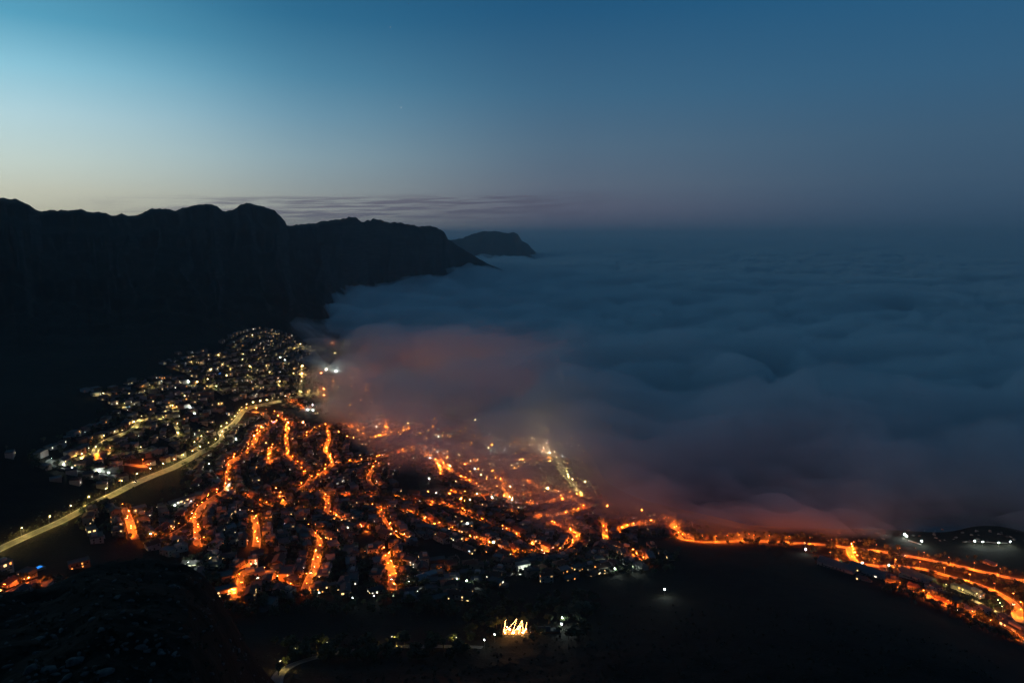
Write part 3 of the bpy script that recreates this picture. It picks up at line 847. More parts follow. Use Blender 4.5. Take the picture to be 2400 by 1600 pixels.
# key phrase, region, points, lamp colour, lamp spacing, house rows per side, width
ST = [
    ('long pale-yellow road at left', 1, [(-60, 1560), (0, 1528), (110, 1478), (230, 1425), (330, 1383), (420, 1342), (480, 1307), (540, 1277), (600, 1243), (660, 1208), (720, 1187), (780, 1153), (850, 1118), (950, 1072), (1050, 1032), (1150, 992), (1210, 957), (1270, 927), (1330, 890), (1400, 860), (1452, 828), (1470, 800), (1432, 772), (1475, 748), (1530, 715), (1568, 668), (1592, 622), (1650, 600), (1740, 580), (1880, 550), (1960, 530), (2050, 510), (2115, 495)], 'yellow', 36, 0, 6),
    ('bright amber road at left edge', 5, [(-60, 570), (0, 540), (60, 512), (150, 465), (250, 425), (330, 397)], 'amber', 26, 1, 8),
    ('short steep amber street at left', 9, [(1700, 170), (1740, 260), (1790, 350), (1815, 470), (1840, 560), (1870, 610)], 'amber', 24, 1, 7),
    ('curved amber lane at lower left', 1, [(1330, 1245), (1290, 1310), (1270, 1350), (1200, 1400), (1100, 1455), (1020, 1490), (950, 1500)], 'amber', 24, 1, 7),
    ('amber fork below the curved lane', 7, [(350, 240), (360, 350), (370, 450), (350, 530), (370, 620), (480, 560)], 'amber', 26, 1, 6),
    ('amber spine street of the town', 2, [(660, 245), (710, 265), (740, 285), (772, 340), (755, 410), (765, 470), (770, 540), (830, 590), (880, 650), (920, 690), (880, 730), (820, 755)], 'amber', 27, 1, 7),
    ('broad amber avenue across the middle', 2, [(820, 755), (880, 770), (960, 780), (1050, 795), (1250, 798), (1420, 805), (1560, 830), (1700, 850), (1850, 872), (1930, 912), (2050, 962)], 'amber', 28, 1, 8),
    ('zigzag amber street on the left', 2, [(700, 310), (620, 350), (560, 400), (540, 470), (470, 530), (400, 560), (370, 600), (375, 650), (380, 700), (370, 760), (300, 790), (250, 830), (215, 855)], 'amber', 26, 1, 7),
    ('amber branch under the zigzag street', 2, [(370, 760), (450, 785), (520, 820), (600, 858), (720, 885), (850, 892), (1000, 905)], 'amber', 28, 1, 6),
    ('bright amber street beside the fog', 2, [(1020, 335), (1045, 400), (1010, 500), (1040, 530), (1065, 580), (1000, 640), (930, 695)], 'amber', 25, 1, 7),
    ('misty amber street running right', 2, [(1065, 600), (1200, 580), (1340, 560), (1460, 530), (1580, 490)], 'amber', 26, 1, 6),
    ('amber side street below the mist', 2, [(1350, 580), (1310, 640), (1290, 690), (1350, 740)], 'amber', 24, 1, 6),
    ('little forked amber lane', 2, [(640, 580), (650, 530), (645, 495), (690, 475), (740, 460)], 'amber', 26, 1, 6),
    ('misty upper amber lane', 2, [(880, 420), (930, 370), (1000, 345)], 'amber', 30, 1, 6),
    ('amber lane under the fog edge', 2, [(1140, 330), (1190, 350), (1250, 390), (1300, 430), (1420, 405), (1520, 382), (1610, 340)], 'amber', 28, 1, 6),
    ('amber crossing lane in the fog', 2, [(1410, 300), (1420, 405)], 'amber', 22, 1, 6),
    ('amber slip road under the junction', 2, [(765, 150), (800, 185), (830, 210), (870, 222), (960, 225)], 'amber', 26, 1, 6),
    ('red-amber link road', 2, [(470, 230), (500, 238), (600, 246), (670, 250)], 'amber', 30, 0, 6),
    ('short amber rise in the middle', 2, [(690, 760), (720, 800), (730, 850), (740, 872)], 'amber', 22, 1, 6),
    ('amber dip off the broad avenue', 2, [(1020, 800), (1040, 850), (1010, 905), (1060, 935), (1150, 970), (1200, 1000), (1290, 1025)], 'amber', 27, 1, 6),
    ('steep amber street above the villas', 2, [(545, 915), (560, 1000), (570, 1080), (560, 1125)], 'amber', 24, 1, 7),
    ('long amber street down the centre', 2, [(900, 1000), (960, 1060), (985, 1110), (965, 1180), (950, 1260), (900, 1360), (880, 1420)], 'amber', 27, 1, 7),
    ('amber crescent by the corner villa', 2, [(655, 1330), (610, 1285), (560, 1268), (490, 1270), (470, 1310), (460, 1380), (450, 1440), (400, 1478), (350, 1485)], 'amber', 25, 1, 7),
    ('amber lane at the near edge', 2, [(690, 1340), (720, 1385), (780, 1415), (860, 1445)], 'amber', 26, 1, 6),
    ('winding amber street right of centre', 2, [(1290, 865), (1380, 885), (1400, 950), (1450, 1030), (1490, 1080), (1600, 1085)], 'amber', 25, 1, 7),
    ('upper amber terrace right of centre', 2, [(1380, 885), (1480, 895), (1600, 922), (1690, 985), (1800, 1012), (1870, 1040), (1960, 1080), (2060, 1112), (2180, 1162)], 'amber', 27, 1, 7),
    ('amber court with turning circle', 2, [(1410, 1160), (1425, 1210), (1432, 1262), (1470, 1320), (1455, 1360), (1450, 1410)], 'amber', 20, 1, 9),
    ('amber bend above the near trees', 3, [(0, 845), (150, 870), (260, 930), (400, 982), (480, 1012), (580, 1062), (660, 1112), (720, 1152), (800, 1177), (900, 1167), (960, 1122), (985, 1072), (940, 1032), (860, 1002), (780, 972), (720, 950)], 'amber', 24, 1, 7),
    ('amber terrace under the bend', 3, [(550, 1172), (600, 1190), (650, 1190), (700, 1175)], 'amber', 20, 1, 6),
    ('short amber street near the beach', 3, [(1165, 960), (1170, 1030), (1172, 1105)], 'amber', 22, 1, 7),
    ('bright amber street onto the beach', 3, [(1540, 968), (1600, 945), (1618, 1000), (1645, 1045), (1670, 1072)], 'amber', 20, 1, 8),
    ('amber beach road behind the sand', 3, [(1670, 1072), (1760, 1090), (1900, 1096), (2000, 1088), (2120, 1082), (2240, 1095)], 'amber', 32, 0, 8),
    ('amber back street near the beach', 3, [(1250, 1030), (1290, 1020), (1380, 992), (1500, 972)], 'amber', 24, 1, 6),
    ('amber street along the fog foot', 3, [(440, 880), (480, 890), (660, 932), (780, 946), (900, 930), (1030, 880)], 'amber', 26, 1, 6),
    ('lower amber lane toward the slope', 3, [(1200, 1150), (1320, 1162), (1370, 1190), (1430, 1240)], 'amber', 30, 1, 6),
    ('coastal amber road at the right', 4, [(140, 385), (200, 387), (350, 401), (480, 406), (650, 416), (830, 431), (1030, 456), (1240, 482), (1420, 511), (1610, 546), (1820, 591), (2030, 641), (2240, 686), (2360, 712), (2450, 735)], 'amber', 38, 0, 9),
    ('upper amber road at the right', 4, [(760, 520), (860, 550), (1000, 572), (1160, 591), (1400, 596), (1600, 621), (1720, 666), (1880, 701), (2010, 746), (2120, 791), (2210, 841), (2285, 891), (2305, 950), (2285, 1000), (2330, 1040)], 'amber', 40, 0, 8),
    ('amber ramp between right-hand roads', 4, [(975, 455), (985, 510), (1010, 540), (1030, 572)], 'amber', 18, 0, 6),
    ('amber residential road at lower right', 4, [(1300, 752), (1380, 768), (1460, 787), (1550, 832), (1650, 872), (1750, 912), (1850, 952), (1950, 1002), (2050, 1052), (2150, 1102), (2250, 1152), (2360, 1205)], 'amber', 26, 1, 7),
    ('yellow drive in right-hand estate', 4, [(1660, 780), (1760, 800), (1900, 830), (2000, 890), (2080, 930), (2180, 980), (2240, 1000)], 'yellow', 34, 0, 6),
    ('lower yellow hill suburb street', 1, [(500, 945), (560, 930), (620, 905), (700, 905), (800, 905), (900, 895), (960, 880), (1020, 860)], 'yellow', 48, 1, 6),
    ('climbing yellow hill suburb street', 1, [(620, 905), (635, 860), (690, 825), (760, 795), (830, 770), (880, 750), (900, 710), (930, 680)], 'yellow', 48, 1, 6),
    ('middle yellow hill suburb lane', 1, [(1040, 690), (1130, 690), (1165, 740), (1180, 790), (1090, 820)], 'yellow', 48, 1, 6),
    ('yellow loop off the pale road', 1, [(1280, 770), (1340, 790), (1350, 815), (1290, 845), (1270, 875), (1320, 890)], 'yellow', 40, 1, 6),
    ('upper yellow street above the gap', 1, [(960, 480), (1040, 465), (1110, 455), (1180, 460), (1310, 460)], 'yellow', 50, 1, 6),
    ('steep yellow far ridge street', 1, [(1960, 520), (1975, 470), (1975, 400), (1975, 330), (1910, 320)], 'yellow', 36, 1, 6),
    ('dim orange track behind estate', 1, [(580, 948), (720, 957), (830, 977), (970, 992)], 'amber', 70, 0, 5),
    ('white-lit estate edge, far left', 1, [(350, 945), (285, 965), (340, 990), (430, 1010), (510, 1020), (560, 1027), (620, 1045), (700, 1050), (790, 1047)], 'white', 21, 1, 5),
    ('top hill suburb lane', 1, [(640, 535), (780, 530), (1000, 520), (1200, 545), (1350, 570), (1470, 610)], 'yellow', 80, 1, 5),
    ('second hill suburb lane', 1, [(780, 600), (950, 605), (1100, 615), (1250, 640), (1400, 690)], 'yellow', 90, 1, 5),
    ('crest lane in far suburb', 1, [(1540, 210), (1640, 145), (1760, 120), (1900, 160), (1995, 178)], 'yellow', 90, 1, 5),
    ('upper lane in far suburb', 1, [(1250, 285), (1450, 275), (1520, 290), (1650, 250), (1800, 200)], 'yellow', 90, 1, 5),
    ('middle lane in far suburb', 1, [(1160, 355), (1260, 330), (1500, 330), (1700, 290), (1850, 262), (1990, 195)], 'yellow', 90, 1, 5),
    ('lower lane in far suburb', 1, [(1230, 385), (1450, 372), (1650, 352), (1900, 330)], 'yellow', 80, 1, 5),
    ('bottom lane in far suburb', 1, [(1350, 435), (1550, 412), (1750, 392), (1950, 392)], 'yellow', 90, 1, 5),
    ('front lane in far suburb', 1, [(1400, 482), (1550, 472), (1700, 462), (1900, 452)], 'yellow', 90, 1, 5),
    ('dark lane below the pale road', 1, [(1370, 990), (1400, 1040), (1440, 1090), (1520, 1150)], 'white', 90, 1, 5),
    ('dark garden lane below centre', 2, [(1230, 1180), (1400, 1230), (1600, 1290), (1800, 1300), (2000, 1290), (2200, 1320)], 'amber', 120, 1, 5),
    ('dark lane above the near trees', 2, [(1500, 1400), (1700, 1390), (1900, 1380), (2080, 1410)], 'white', 120, 1, 5),
    ('dark lane of the near villas', 2, [(60, 1260), (200, 1290), (330, 1300), (440, 1300)], 'white', 140, 1, 5),
    ('narrow dark lane at right', 3, [(600, 1300), (800, 1290), (1000, 1250), (1200, 1230), (1350, 1280)], 'white', 120, 1, 5),
    ('fogged upper amber street', 3, [(80, 540), (110, 600), (160, 650), (240, 690), (330, 740), (400, 770)], 'amber', 26, 1, 6),
    ('fogged middle street', 3, [(230, 600), (330, 572), (420, 567), (560, 572), (650, 567), (800, 557)], 'amber', 30, 1, 6),
    ('fogged yellow promenade', 3, [(860, 560), (880, 620), (920, 670), (960, 720), (1000, 790)], 'yellow', 16, 1, 9),
    ('fogged cross street', 3, [(450, 660), (500, 720), (510, 790), (560, 850)], 'amber', 26, 1, 6),
    ('fogged lower street', 3, [(130, 770), (260, 810), (430, 805), (600, 800), (720, 790)], 'amber', 26, 1, 6),
    ('fogged far street', 2, [(1620, 480), (1700, 540), (1760, 600), (1780, 650)], 'amber', 28, 1, 6),
    ('fogged back street', 3, [(620, 690), (700, 740), (820, 770), (900, 800)], 'amber', 26, 1, 6),
    ('fogged shore street', 3, [(640, 860), (780, 850), (900, 830), (1010, 810)], 'amber', 26, 1, 6),
    ('forest road at the bottom edge', 6, [(120, 870), (145, 845), (172, 800), (230, 765), (330, 730), (450, 697), (520, 685), (640, 662), (770, 652), (930, 640), (1100, 630), (1250, 632), (1400, 632), (1560, 640)], 'forest', 60, 0, 4),
]
# lamps whose places are read from the photograph are left to the even spacing except beside the long yellow road and the coast road
street_data = []
road_pts = []
for k, (phrase, reg, pts, colr, gap, rows, width) in enumerate(ST):
    line = resample(trace(reg, pts))
    tan = np.gradient(line, axis=0); tan /= np.maximum(np.hypot(tan[:, 0], tan[:, 1]), 1e-6)[:, None]
    width = width * .78 if rows else width
    street_data.append((phrase, line, tan, colr, gap, rows, width))
    for p in line:
        road_pts.append((p[0], p[1], width * 0.5))


def ribbon(line, tan, half, lift, offset=0.0):
    v, f = [], []
    for p, t in zip(line, tan):
        n = np.array((-t[1], t[0]))
        for q in (-half, 0, half):
            x, y = p + n * (offset + q)
            v.append((x, y, ground(x, y) + lift))
    for k in range(len(line) - 1):
        a = 3 * k
        for j in (0, 1):
            f.append((a + j, a + j + 1, a + j + 4, a + j + 3)[::-1])
    return v, f


for i, (phrase, line, tan, colr, gap, rows, width) in enumerate(street_data):
    v, f = ribbon(line, tan, width / 2, 0.34 + 0.012 * (i % 9))
    me = bpy.data.meshes.new('road'); me.from_pydata(v, [], f)
    me.materials.append(M['asphalt'])
    o = bpy.data.objects.new('road', me); COL.objects.link(o); structure(o); o['label'] = phrase
    for sgn in (-1, 1):
        v, f = ribbon(line, tan, 0.9, 0.47 + 0.012 * (i % 9), sgn * (width / 2 + 0.9))
        me = bpy.data.meshes.new('pavement'); me.from_pydata(v, [], f); me.materials.append(M['pavement'])
        c = bpy.data.objects.new('pavement', me); c.parent = o; COL.objects.link(c)

# ------------------------------------------------------------------ street lamps
LAMP_I = {}


lamp_rng = random.Random(8)


def lamp_parts(colr, tall, power=None):
    h = tall; big = 1.5 if tall > 10 and colr == 'amber' else 1.05
    power = str(lamp_rng.choice((0, 1, 1, 2)) if power is None else power)
    return [P('pole', 'pole', 'metal', (0, 0, -0.3), (0.22, 0.22, h + 0.3)),
            P('arm', 'box', 'metal', (0.8, 0, h - 0.12), (1.7, 0.12, 0.12)),
            P('hood', 'box', 'metal', (1.7, 0, h - 0.02), (1.3 * big, 0.8 * big, 0.14), 0, [
                P('lens', 'box', 'lens_' + colr, (1.7, 0, h - 0.42), (1.1 * big, 0.7 * big, 0.38)),
                P('light_panel', 'box', 'panel_' + colr + power, (1.7, 0, h - 0.47), (0.8 * big, 0.6 * big, 0.03))])]


def flood_parts(colr, h, s=.9):
    return [P('pole', 'pole', 'metal', (0, 0, -.3), (.25, .25, h + .3)), P('bracket', 'box', 'metal', (0, 0, h), (1.3, .2, .15)),
            P('hood', 'box', 'dark_metal', (0, .75, h + .1), (1.4, .12, 1.1)), P('globe', 'octa', 'globe_' + colr, (0, 0, h + .65), (s, s, s))]


lamps = []          # (distance, x, y, yaw, colour, street index, order)
for i, (phrase, line, tan, colr, gap, rows, width) in enumerate(street_data):
    step = max(1, int(round(gap * (.8 if colr == 'amber' else 1) / 5.0)))
    side = -1
    ks = list(range(min(step // 2, 2), len(line), step))
    for n_, k in enumerate(ks):
        if rows and 0 < n_ < len(ks) - 1:
            k = min(len(line) - 1, max(0, k + lamp_rng.choice((-2, -1, 0, 0, 1, 2))))
        p, t = line[k], tan[k]
        n = np.array((-t[1], t[0]))
        if colr == 'forest':
            continue
        # the far side of the road, seen from the camera, on the long roads; else alternate
        far = 1 if n @ p > 0 else -1
        side = far if (rows == 0 or i == 0) else (far if n_ % 2 else -far)
        q = p + n * side * (width / 2 + 0.7)
        yaw = math.atan2(-n[1] * side, -n[0] * side)
        lamps.append([math.hypot(*q), q[0], q[1], yaw, colr, i])
lamps.sort(key=lambda a: a[0] if a[4] != 'white' else a[0] - 500)
lamp_heap = Heap()
by_street = {}
for n_, (d, x, y, yaw, colr, i) in enumerate(lamps):
    if n_ < 300:
        by_street.setdefault(i, []).append((x, y, yaw, colr))
    else:
        lamp_heap.add((x, y, ground(x, y)), yaw, lamp_parts(colr, 9.0))


def order_on_photo(items):
    px = [pixel(a[0], a[1], ground(a[0], a[1])) for a in items]
    du = max(p[0] for p in px) - min(p[0] for p in px); dv = max(p[1] for p in px) - min(p[1] for p in px)
    key = (lambda k: px[k][0]) if du > dv else (lambda k: px[k][1])
    return sorted(range(len(items)), key=key), ('from left' if du > dv else 'from top')


NAMED = {'amber': 'amber', 'yellow': 'pale-yellow', 'white': 'white'}
for i, items in by_street.items():
    idx, how = order_on_photo(items)
    for k, j in enumerate(idx):
        x, y, yaw, colr = items[j]
        spawn('street_lamp', '%s street lamp, %s %s on the %s' % (NAMED[colr], ordinal(k), how, street_data[i][0]), 'street lamp',
              (x, y, ground(x, y)), yaw, flood_parts('white', 5.0, .95) if street_data[i][0].startswith('white-lit') else lamp_parts(colr, 10.5 if street_data[i][5] == 0 else 8.5, (1 if i == 0 else 2) if street_data[i][5] == 0 or 'lower right' in street_data[i][0] else None), 'street lamps along the roads of the bay')
lamp_heap.build('far_street_lamps', 'far amber and yellow street lamps of the fogged streets', 'street lamps')

# ------------------------------------------------------------------ houses
CELL = 12.0
road_cells = {}
for (x, y, hw) in road_pts:
    road_cells.setdefault((int(x // CELL), int(y // CELL)), []).append((x, y, hw))
taken = {}


def clear_of(x, y, rad, cells, extra=0.0):
    ci, cj = int(x // CELL), int(y // CELL)
    for a in range(ci - 3, ci + 4):
        for b in range(cj - 3, cj + 4):
            for (px, py, pr) in cells.get((a, b), ()):
                if (px - x) ** 2 + (py - y) ** 2 < (rad + pr + extra) ** 2:
                    return False
    return True


def occupy(x, y, rad):
    taken.setdefault((int(x // CELL), int(y // CELL)), []).append((x, y, rad))


WALLS = [('white', 'wall_white'), ('cream', 'wall_cream'), ('grey', 'wall_grey'), ('brick', 'wall_brick')]


def house_parts(r, w, d, storeys, roof, wall, low, lit, far=False, roof_mat=None, porch=False):
    """a house in its own frame, front towards -y; low = depth of the foundations below the reference ground"""
    hgt = 3.0 * storeys + 0.3
    parts = [P('wall', 'box', wall, (0, 0, -low), (w, d, hgt + low))]
    rm = roof_mat or {'flat': r.choice(['roof_white', 'roof_grey', 'roof_grey']), 'hip': r.choice(['roof_tile', 'roof_grey', 'roof_tile']), 'gable': r.choice(['roof_grey', 'roof_tile'])}[roof]
    subs = []
    if roof == 'flat':
        parts.append(P('roof', 'parapet', rm, (0, 0, hgt - 0.003), (w + 0.5, d + 0.5, 0.75)))
        if storeys > 1 and r.random() < 0.5 and not far:
            parts.append(P('roof_room', 'box', wall, (w * r.uniform(-.2, .2), d * .15, hgt + 0.27), (w * .4, d * .45, 2.7), 0, [P('room_roof', 'box', rm, (w * 0, d * .15, hgt + 2.98), (w * .46, d * .52, .22))] if False else []))
    else:
        k = P('chimney', 'box', wall, (w * .22, d * .12, hgt + 0.4), (0.8, 0.8, 2.0 + d * .09))
        parts.append(P('roof', roof, rm, (0, 0, hgt - 0.003), (w + 1.2, d + 1.2, d * (.24 if roof == 'hip' else .3)), 0, [] if far else [k]))
    wing = r.random() < 0.55
    if wing:
        ww, wd, ws = w * r.uniform(.4, .6), d * r.uniform(.5, .8), max(1, storeys - 1)
        sx = r.choice((-1, 1))
        wx, wy = sx * (w / 2 + ww / 2 - 0.6), r.uniform(-.25, .25) * d
        parts.append(P('wing', 'box', wall, (wx, wy, -low), (ww, wd, 3.0 * ws + low + .25), 0, [P('wing_roof', 'parapet', rm, (wx, wy, 3.0 * ws + .248), (ww + .4, wd + .4, .5))]))
    if storeys > 1 and not far and r.random() < 0.7:
        parts.append(P('balcony', 'box', 'wall_white', (0, -d / 2 - 0.8, 3.0), (w * .7, 1.6, 0.18), 0, [P('balustrade', 'box', 'glass', (0, -d / 2 - 1.55, 3.18), (w * .7, .06, .9))]))
    if not far:
        parts.append(P('door', 'box', 'roof_tile', (w * r.uniform(-.3, .3), -d / 2 - .03, 0.1), (1.1, .12, 2.1)))
    # windows on all four sides
    kinds = ['win_warm', 'win_warm', 'win_warm', 'win_white', 'win_amber', 'win_dim', 'win_dim', 'win_dim', 'win_cool']
    main = r.choice(kinds[:5])
    for s in range(storeys):
        for side in range(4):
            length = w if side % 2 == 0 else d
            n = max(1, int(length / (4.2 if not far else 5.5)))
            for q in range(n):
                on = r.random() < lit
                if not on and (far or r.random() < 0.45):
                    continue
                m = (main if r.random() < .6 else r.choice(kinds)) if on else 'glass'
                t = (q + .5) / n * length - length / 2
                ww = r.choice((1.2, 1.5, 2.4)) if on else 1.5
                hh = r.choice((1.3, 1.5, 2.0))
                z = 3.0 * s + 1.0 if hh < 2 else 3.0 * s + .5
                if side == 0: l, sz = (t, -d / 2 - .02, z), (ww, .1, hh)
                elif side == 2: l, sz = (t, d / 2 + .02, z), (ww, .1, hh)
                elif side == 1: l, sz = (w / 2 + .02, t, z), (.1, ww, hh)
                else: l, sz = (-w / 2 - .02, t, z), (.1, ww, hh)
                parts.append(P('window', 'box', m, l, sz))
    if porch:
        sgn = r.choice((-1, 1))
        parts.append(P('wall_light', 'octa', r.choice(['lens_white', 'lens_yellow', 'lens_yellow', 'lens_amber']), (w * .4 * sgn, (-d / 2 - .35) * r.choice((-1, 1)), 2.5), (.55, .55, .55)))
    return parts


# the buildings the photograph shows singly: label, pixel, width, depth, storeys, roof, wall, yaw offset, lit, roof material
SPECIAL = [
    ('blue-green hip-roofed hall among dark gardens below the centre', (986, 1358), 21, 13, 1, 'hip', 'wall_cream', 0.45, 0.15, 'roof_green'),
    ('long two-storey lodge with a row of glowing windows, near edge', (512, 1395), 31, 9, 2, 'flat', 'wall_cream', 0.05, 0.75, 'roof_grey'),
    ('brightly lit cream villa with glowing columns at the near edge', (748, 1385), 17, 10, 2, 'flat', 'wall_cream', 0.2, 0.9, 'roof_grey'),
    ('low villa with two round-lit bays right of the columned villa', (784, 1380), 12, 8, 1, 'hip', 'wall_cream', 0.1, 0.95, 'roof_grey'),
    ('cream house with wide lit veranda by the turning circle', (880, 1386), 14, 9, 1, 'gable', 'wall_cream', 0.35, 0.7, 'roof_grey'),
    ('white corner villa inside the amber crescent', (596, 1352), 20, 12, 2, 'flat', 'wall_white', 0.1, 0.1, 'roof_white'),
    ('stepped white tower house above the amber crescent', (594, 1326), 9, 8, 3, 'flat', 'wall_white', 0.0, 0.3, 'roof_white'),
    ('white school block with floodlit lawn beside the curved lane', (425, 1180), 34, 9, 2, 'gable', 'wall_white', 0.5, 0.35, 'roof_grey'),
    ('pink-lit house on the skyline of the dark knoll', (186, 1328), 17, 9, 2, 'flat', 'wall_brick', 0.1, 0.4, 'roof_grey'),
    ('white house with lit terrace beside the short steep street', (327, 1199), 15, 9, 2, 'flat', 'wall_white', 0.2, 0.6, 'roof_white'),
    ('white house with tall bright windows beside the short steep street', (339, 1216), 15, 9, 2, 'flat', 'wall_white', 0.2, 0.85, 'roof_grey'),
    ('long pale warehouse under floodlights behind the right-hand road', (1962, 1332), 46, 18, 2, 'gable', 'wall_white', -0.32, 0.02, 'roof_white'),
    ('second pale warehouse with stepped white canopy at the right', (2040, 1347), 50, 18, 2, 'gable', 'wall_white', -0.32, 0.08, 'roof_white'),
    ('third pale warehouse with a floodlit gable at the right', (2150, 1358), 40, 16, 2, 'gable', 'wall_white', -0.36, 0.05, 'roof_white'),
    ('small lit chalet near the bottom of the warehouse row', (2020, 1358), 13, 9, 1, 'gable', 'wall_cream', -0.3, 0.2, 'roof_grey'),
    ('white estate block with cold lights at the right', (2275, 1392), 26, 12, 2, 'flat', 'wall_white', -0.5, 0.5, 'roof_white'),
    ('long lit block at the lower right corner', (2385, 1485), 34, 10, 2, 'flat', 'wall_cream', -0.6, 0.5, 'roof_grey'),
    ('lit clubhouse between coastal road and white promenade', (2320, 1322), 15, 9, 1, 'flat', 'wall_white', -0.4, 0.7, 'roof_white'),
    ('cream house with long lit eaves left of the blue pool', (812, 1220), 20, 9, 2, 'flat', 'wall_cream', 0.3, 0.8, 'roof_grey'),
    ('white villa with a cold floodlight on the upper right terrace', (1096, 1236), 16, 10, 2, 'flat', 'wall_white', 0.1, 0.5, 'roof_white'),
    ('bright flat-roofed block by the upper end of the spine street', (604, 1003), 24, 12, 3, 'flat', 'wall_cream', 0.2, 0.7, 'roof_grey'),
]


def base_low(x, y, w, d, yaw):
    c, s = math.cos(yaw), math.sin(yaw)
    g0 = ground(x, y)
    zs = [ground(x + a * w * c - b * d * s, y + a * w * s + b * d * c) for a in (-.5, .5) for b in (-.5, .5)]
    return g0, max(0.8, g0 - min(zs) + 0.8)


hr = random.Random(21)
for (label, (u, v), w, d, st, roof, wall, dyaw, lit, rm) in SPECIAL:
    x, y = hit(u, v)
    yaw = -math.atan2(x, y) + dyaw
    g0, low = base_low(x, y, w, d, yaw)
    spawn('house', label, 'house', (x, y, g0), yaw, house_parts(hr, w, d, st, roof, wall, low, lit, roof_mat=rm), 'houses of the bay suburb')
    occupy(x, y, max(w, d) * .55)

cand = []
hr = random.Random(5)
for i, (phrase, line, tan, colr, gap, rows, width) in enumerate(street_data):
    if not rows:
        continue
    for row in (0, 1):
        for side in (-1, 1):
            k = hr.randint(0, 2)
            while k < len(line):
                p, t = line[k], tan[k]
                n = np.array((-t[1], t[0])) * side
                w, d = hr.uniform(11, 18), hr.uniform(8, 12)
                off = width / 2 + 4.5 + d / 2 + hr.uniform(0, 4) + row * hr.uniform(21, 27)
                q = p + n * off
                rad = (w + d) * .27
                g = ground(*q)
                if 'lower right' in phrase and n @ p < 0:
                    break
                if g > 3 and clear_of(q[0], q[1], rad, road_cells, 1.0) and clear_of(q[0], q[1], rad, taken, 0.5) and hr.random() < (.9 if row == 0 else .6):
                    occupy(q[0], q[1], rad)
                    yaw = math.atan2(t[1], t[0]) + (0 if side > 0 else math.pi) + hr.gauss(0, .12)
                    far_side = 'far' if n @ p > 0 else 'near'
                    cand.append((math.hypot(*q), q[0], q[1], yaw, w, d, i, (far_side + ' side of' if row == 0 else far_side + ' rear of')))
                    k += int((w + hr.uniform(3, 8)) / 5) + 1
                else:
                    k += 1
cand.sort(key=lambda a: a[0])


def seen(x, y, z):
    u, v = pixel(x, y, z)
    if not (-20 < u < 2420 and 0 < v < 1620):
        return False
    hx, hy = hit(u, v)
    return math.hypot(hx, hy) > math.hypot(x, y) * 0.985 - 4


house_heap = Heap()
groups = {}
n_single = 0
for (dist, x, y, yaw, w, d, i, sd) in cand:
    vis = seen(x, y, ground(x, y) + 5)
    if not vis and dist < 900:
        continue
    if vis and n_single < 300 - len(SPECIAL):
        n_single += 1
        groups.setdefault((i, sd), []).append((x, y, yaw, w, d))
    else:
        g0, low = base_low(x, y, w, d, yaw)
        yellow = street_data[i][3] != 'amber'
        lit = hr.choice((0.0, 0.05, 0.1, 0.18, 0.3)) if dist > 1300 else hr.choice((0, 0.03, .08, .16))
        wl = hr.choice(WALLS)[1]
        house_heap.add((x, y, g0), yaw, house_parts(hr, w, d, hr.choice((1, 2, 2)), hr.choice(('flat', 'flat', 'hip', 'gable')), wl, low, lit, far=True, porch=hr.random() < .75))
for (i, sd), items in groups.items():
    idx, how = order_on_photo(items)
    for k, j in enumerate(idx):
        x, y, yaw, w, d = items[j]
        cn, wl = hr.choices(WALLS, (5, 3, 2, 1))[0]
        roof = hr.choice(('flat', 'flat', 'flat', 'hip', 'gable'))
        g0, low = base_low(x, y, w, d, yaw)
        lit = hr.choice((0.0, 0.0, 0.03, 0.06, 0.1, 0.16, 0.3))
        rn = {'flat': 'flat-roofed', 'hip': 'hip-roofed', 'gable': 'gabled'}[roof]
        spawn('house', '%s %s house, %s %s, %s %s' % (cn, rn, ordinal(k), how, sd, street_data[i][0]), 'house', (x, y, g0), yaw,
              house_parts(hr, w, d, hr.choice((1, 2, 2, 3)), roof, wl, low, lit, porch=hr.random() < .45), 'houses of the bay suburb')
house_heap.build('far_houses', 'far houses of the suburbs crowded with small lit windows', 'houses')

# ------------------------------------------------------------------ swimming pools, their underwater light put into the water's own glow
POOLS = [('blue pool beside the cream house with long lit eaves', (836, 1214), 'pool', 9, 4, .3), ('blue pool near the curved amber lane', (451, 1265), 'pool', 7, 4, .8), ('blue pool left of the steep amber street above villas', (570, 1256), 'pool', 6, 3.5, .2),
         ('violet-blue pool on a terrace right of the steep street', (676, 1229), 'pool_violet', 12, 4, .1), ('blue pool at the amber road at left edge', (82, 1335), 'pool', 12, 4, .5), ('turquoise pool left of the short steep amber street', (281, 1250), 'pool', 7, 3, .2),
         ('blue pool in the hill suburb near its top lane', (299, 955), 'pool', 8, 6, .2), ('blue pool below the far suburb', (515, 900), 'pool', 10, 6, .4), ('second blue pool in the far suburb', (515, 876), 'pool', 10, 6, .4),
         ('blue pool below the hill suburb\'s middle lane', (389, 1006), 'pool', 8, 5, .2), ('violet-lit pool at the top of the spine street', (640, 990), 'pool_violet', 16, 4, .9), ('small blue pool by the zigzag street', (564, 1104), 'pool', 8, 5, .1),
         ('small blue pool right of centre', (1009, 1238), 'pool', 6, 4, .2)]
for (label, (u, v), m, w, d, dy) in POOLS:
    x, y = hit(u, v)
    yaw = -math.atan2(x, y) + dy
    g0, low = base_low(x, y, w + 3, d + 3, yaw)
    z = 1.2
    spawn('swimming_pool', label, 'pool', (x, y, g0), yaw, [P('surround', 'box', 'paving', (0, 0, -low), (w + 3, d + 3, low + z - 0.05)), P('water', 'box', m, (0, 0, z - .04), (w, d, .06)), P('coping', 'parapet', 'wall_white', (0, 0, z - .045), (w + .9, d + .9, .16))][:2], 'lit swimming pools')

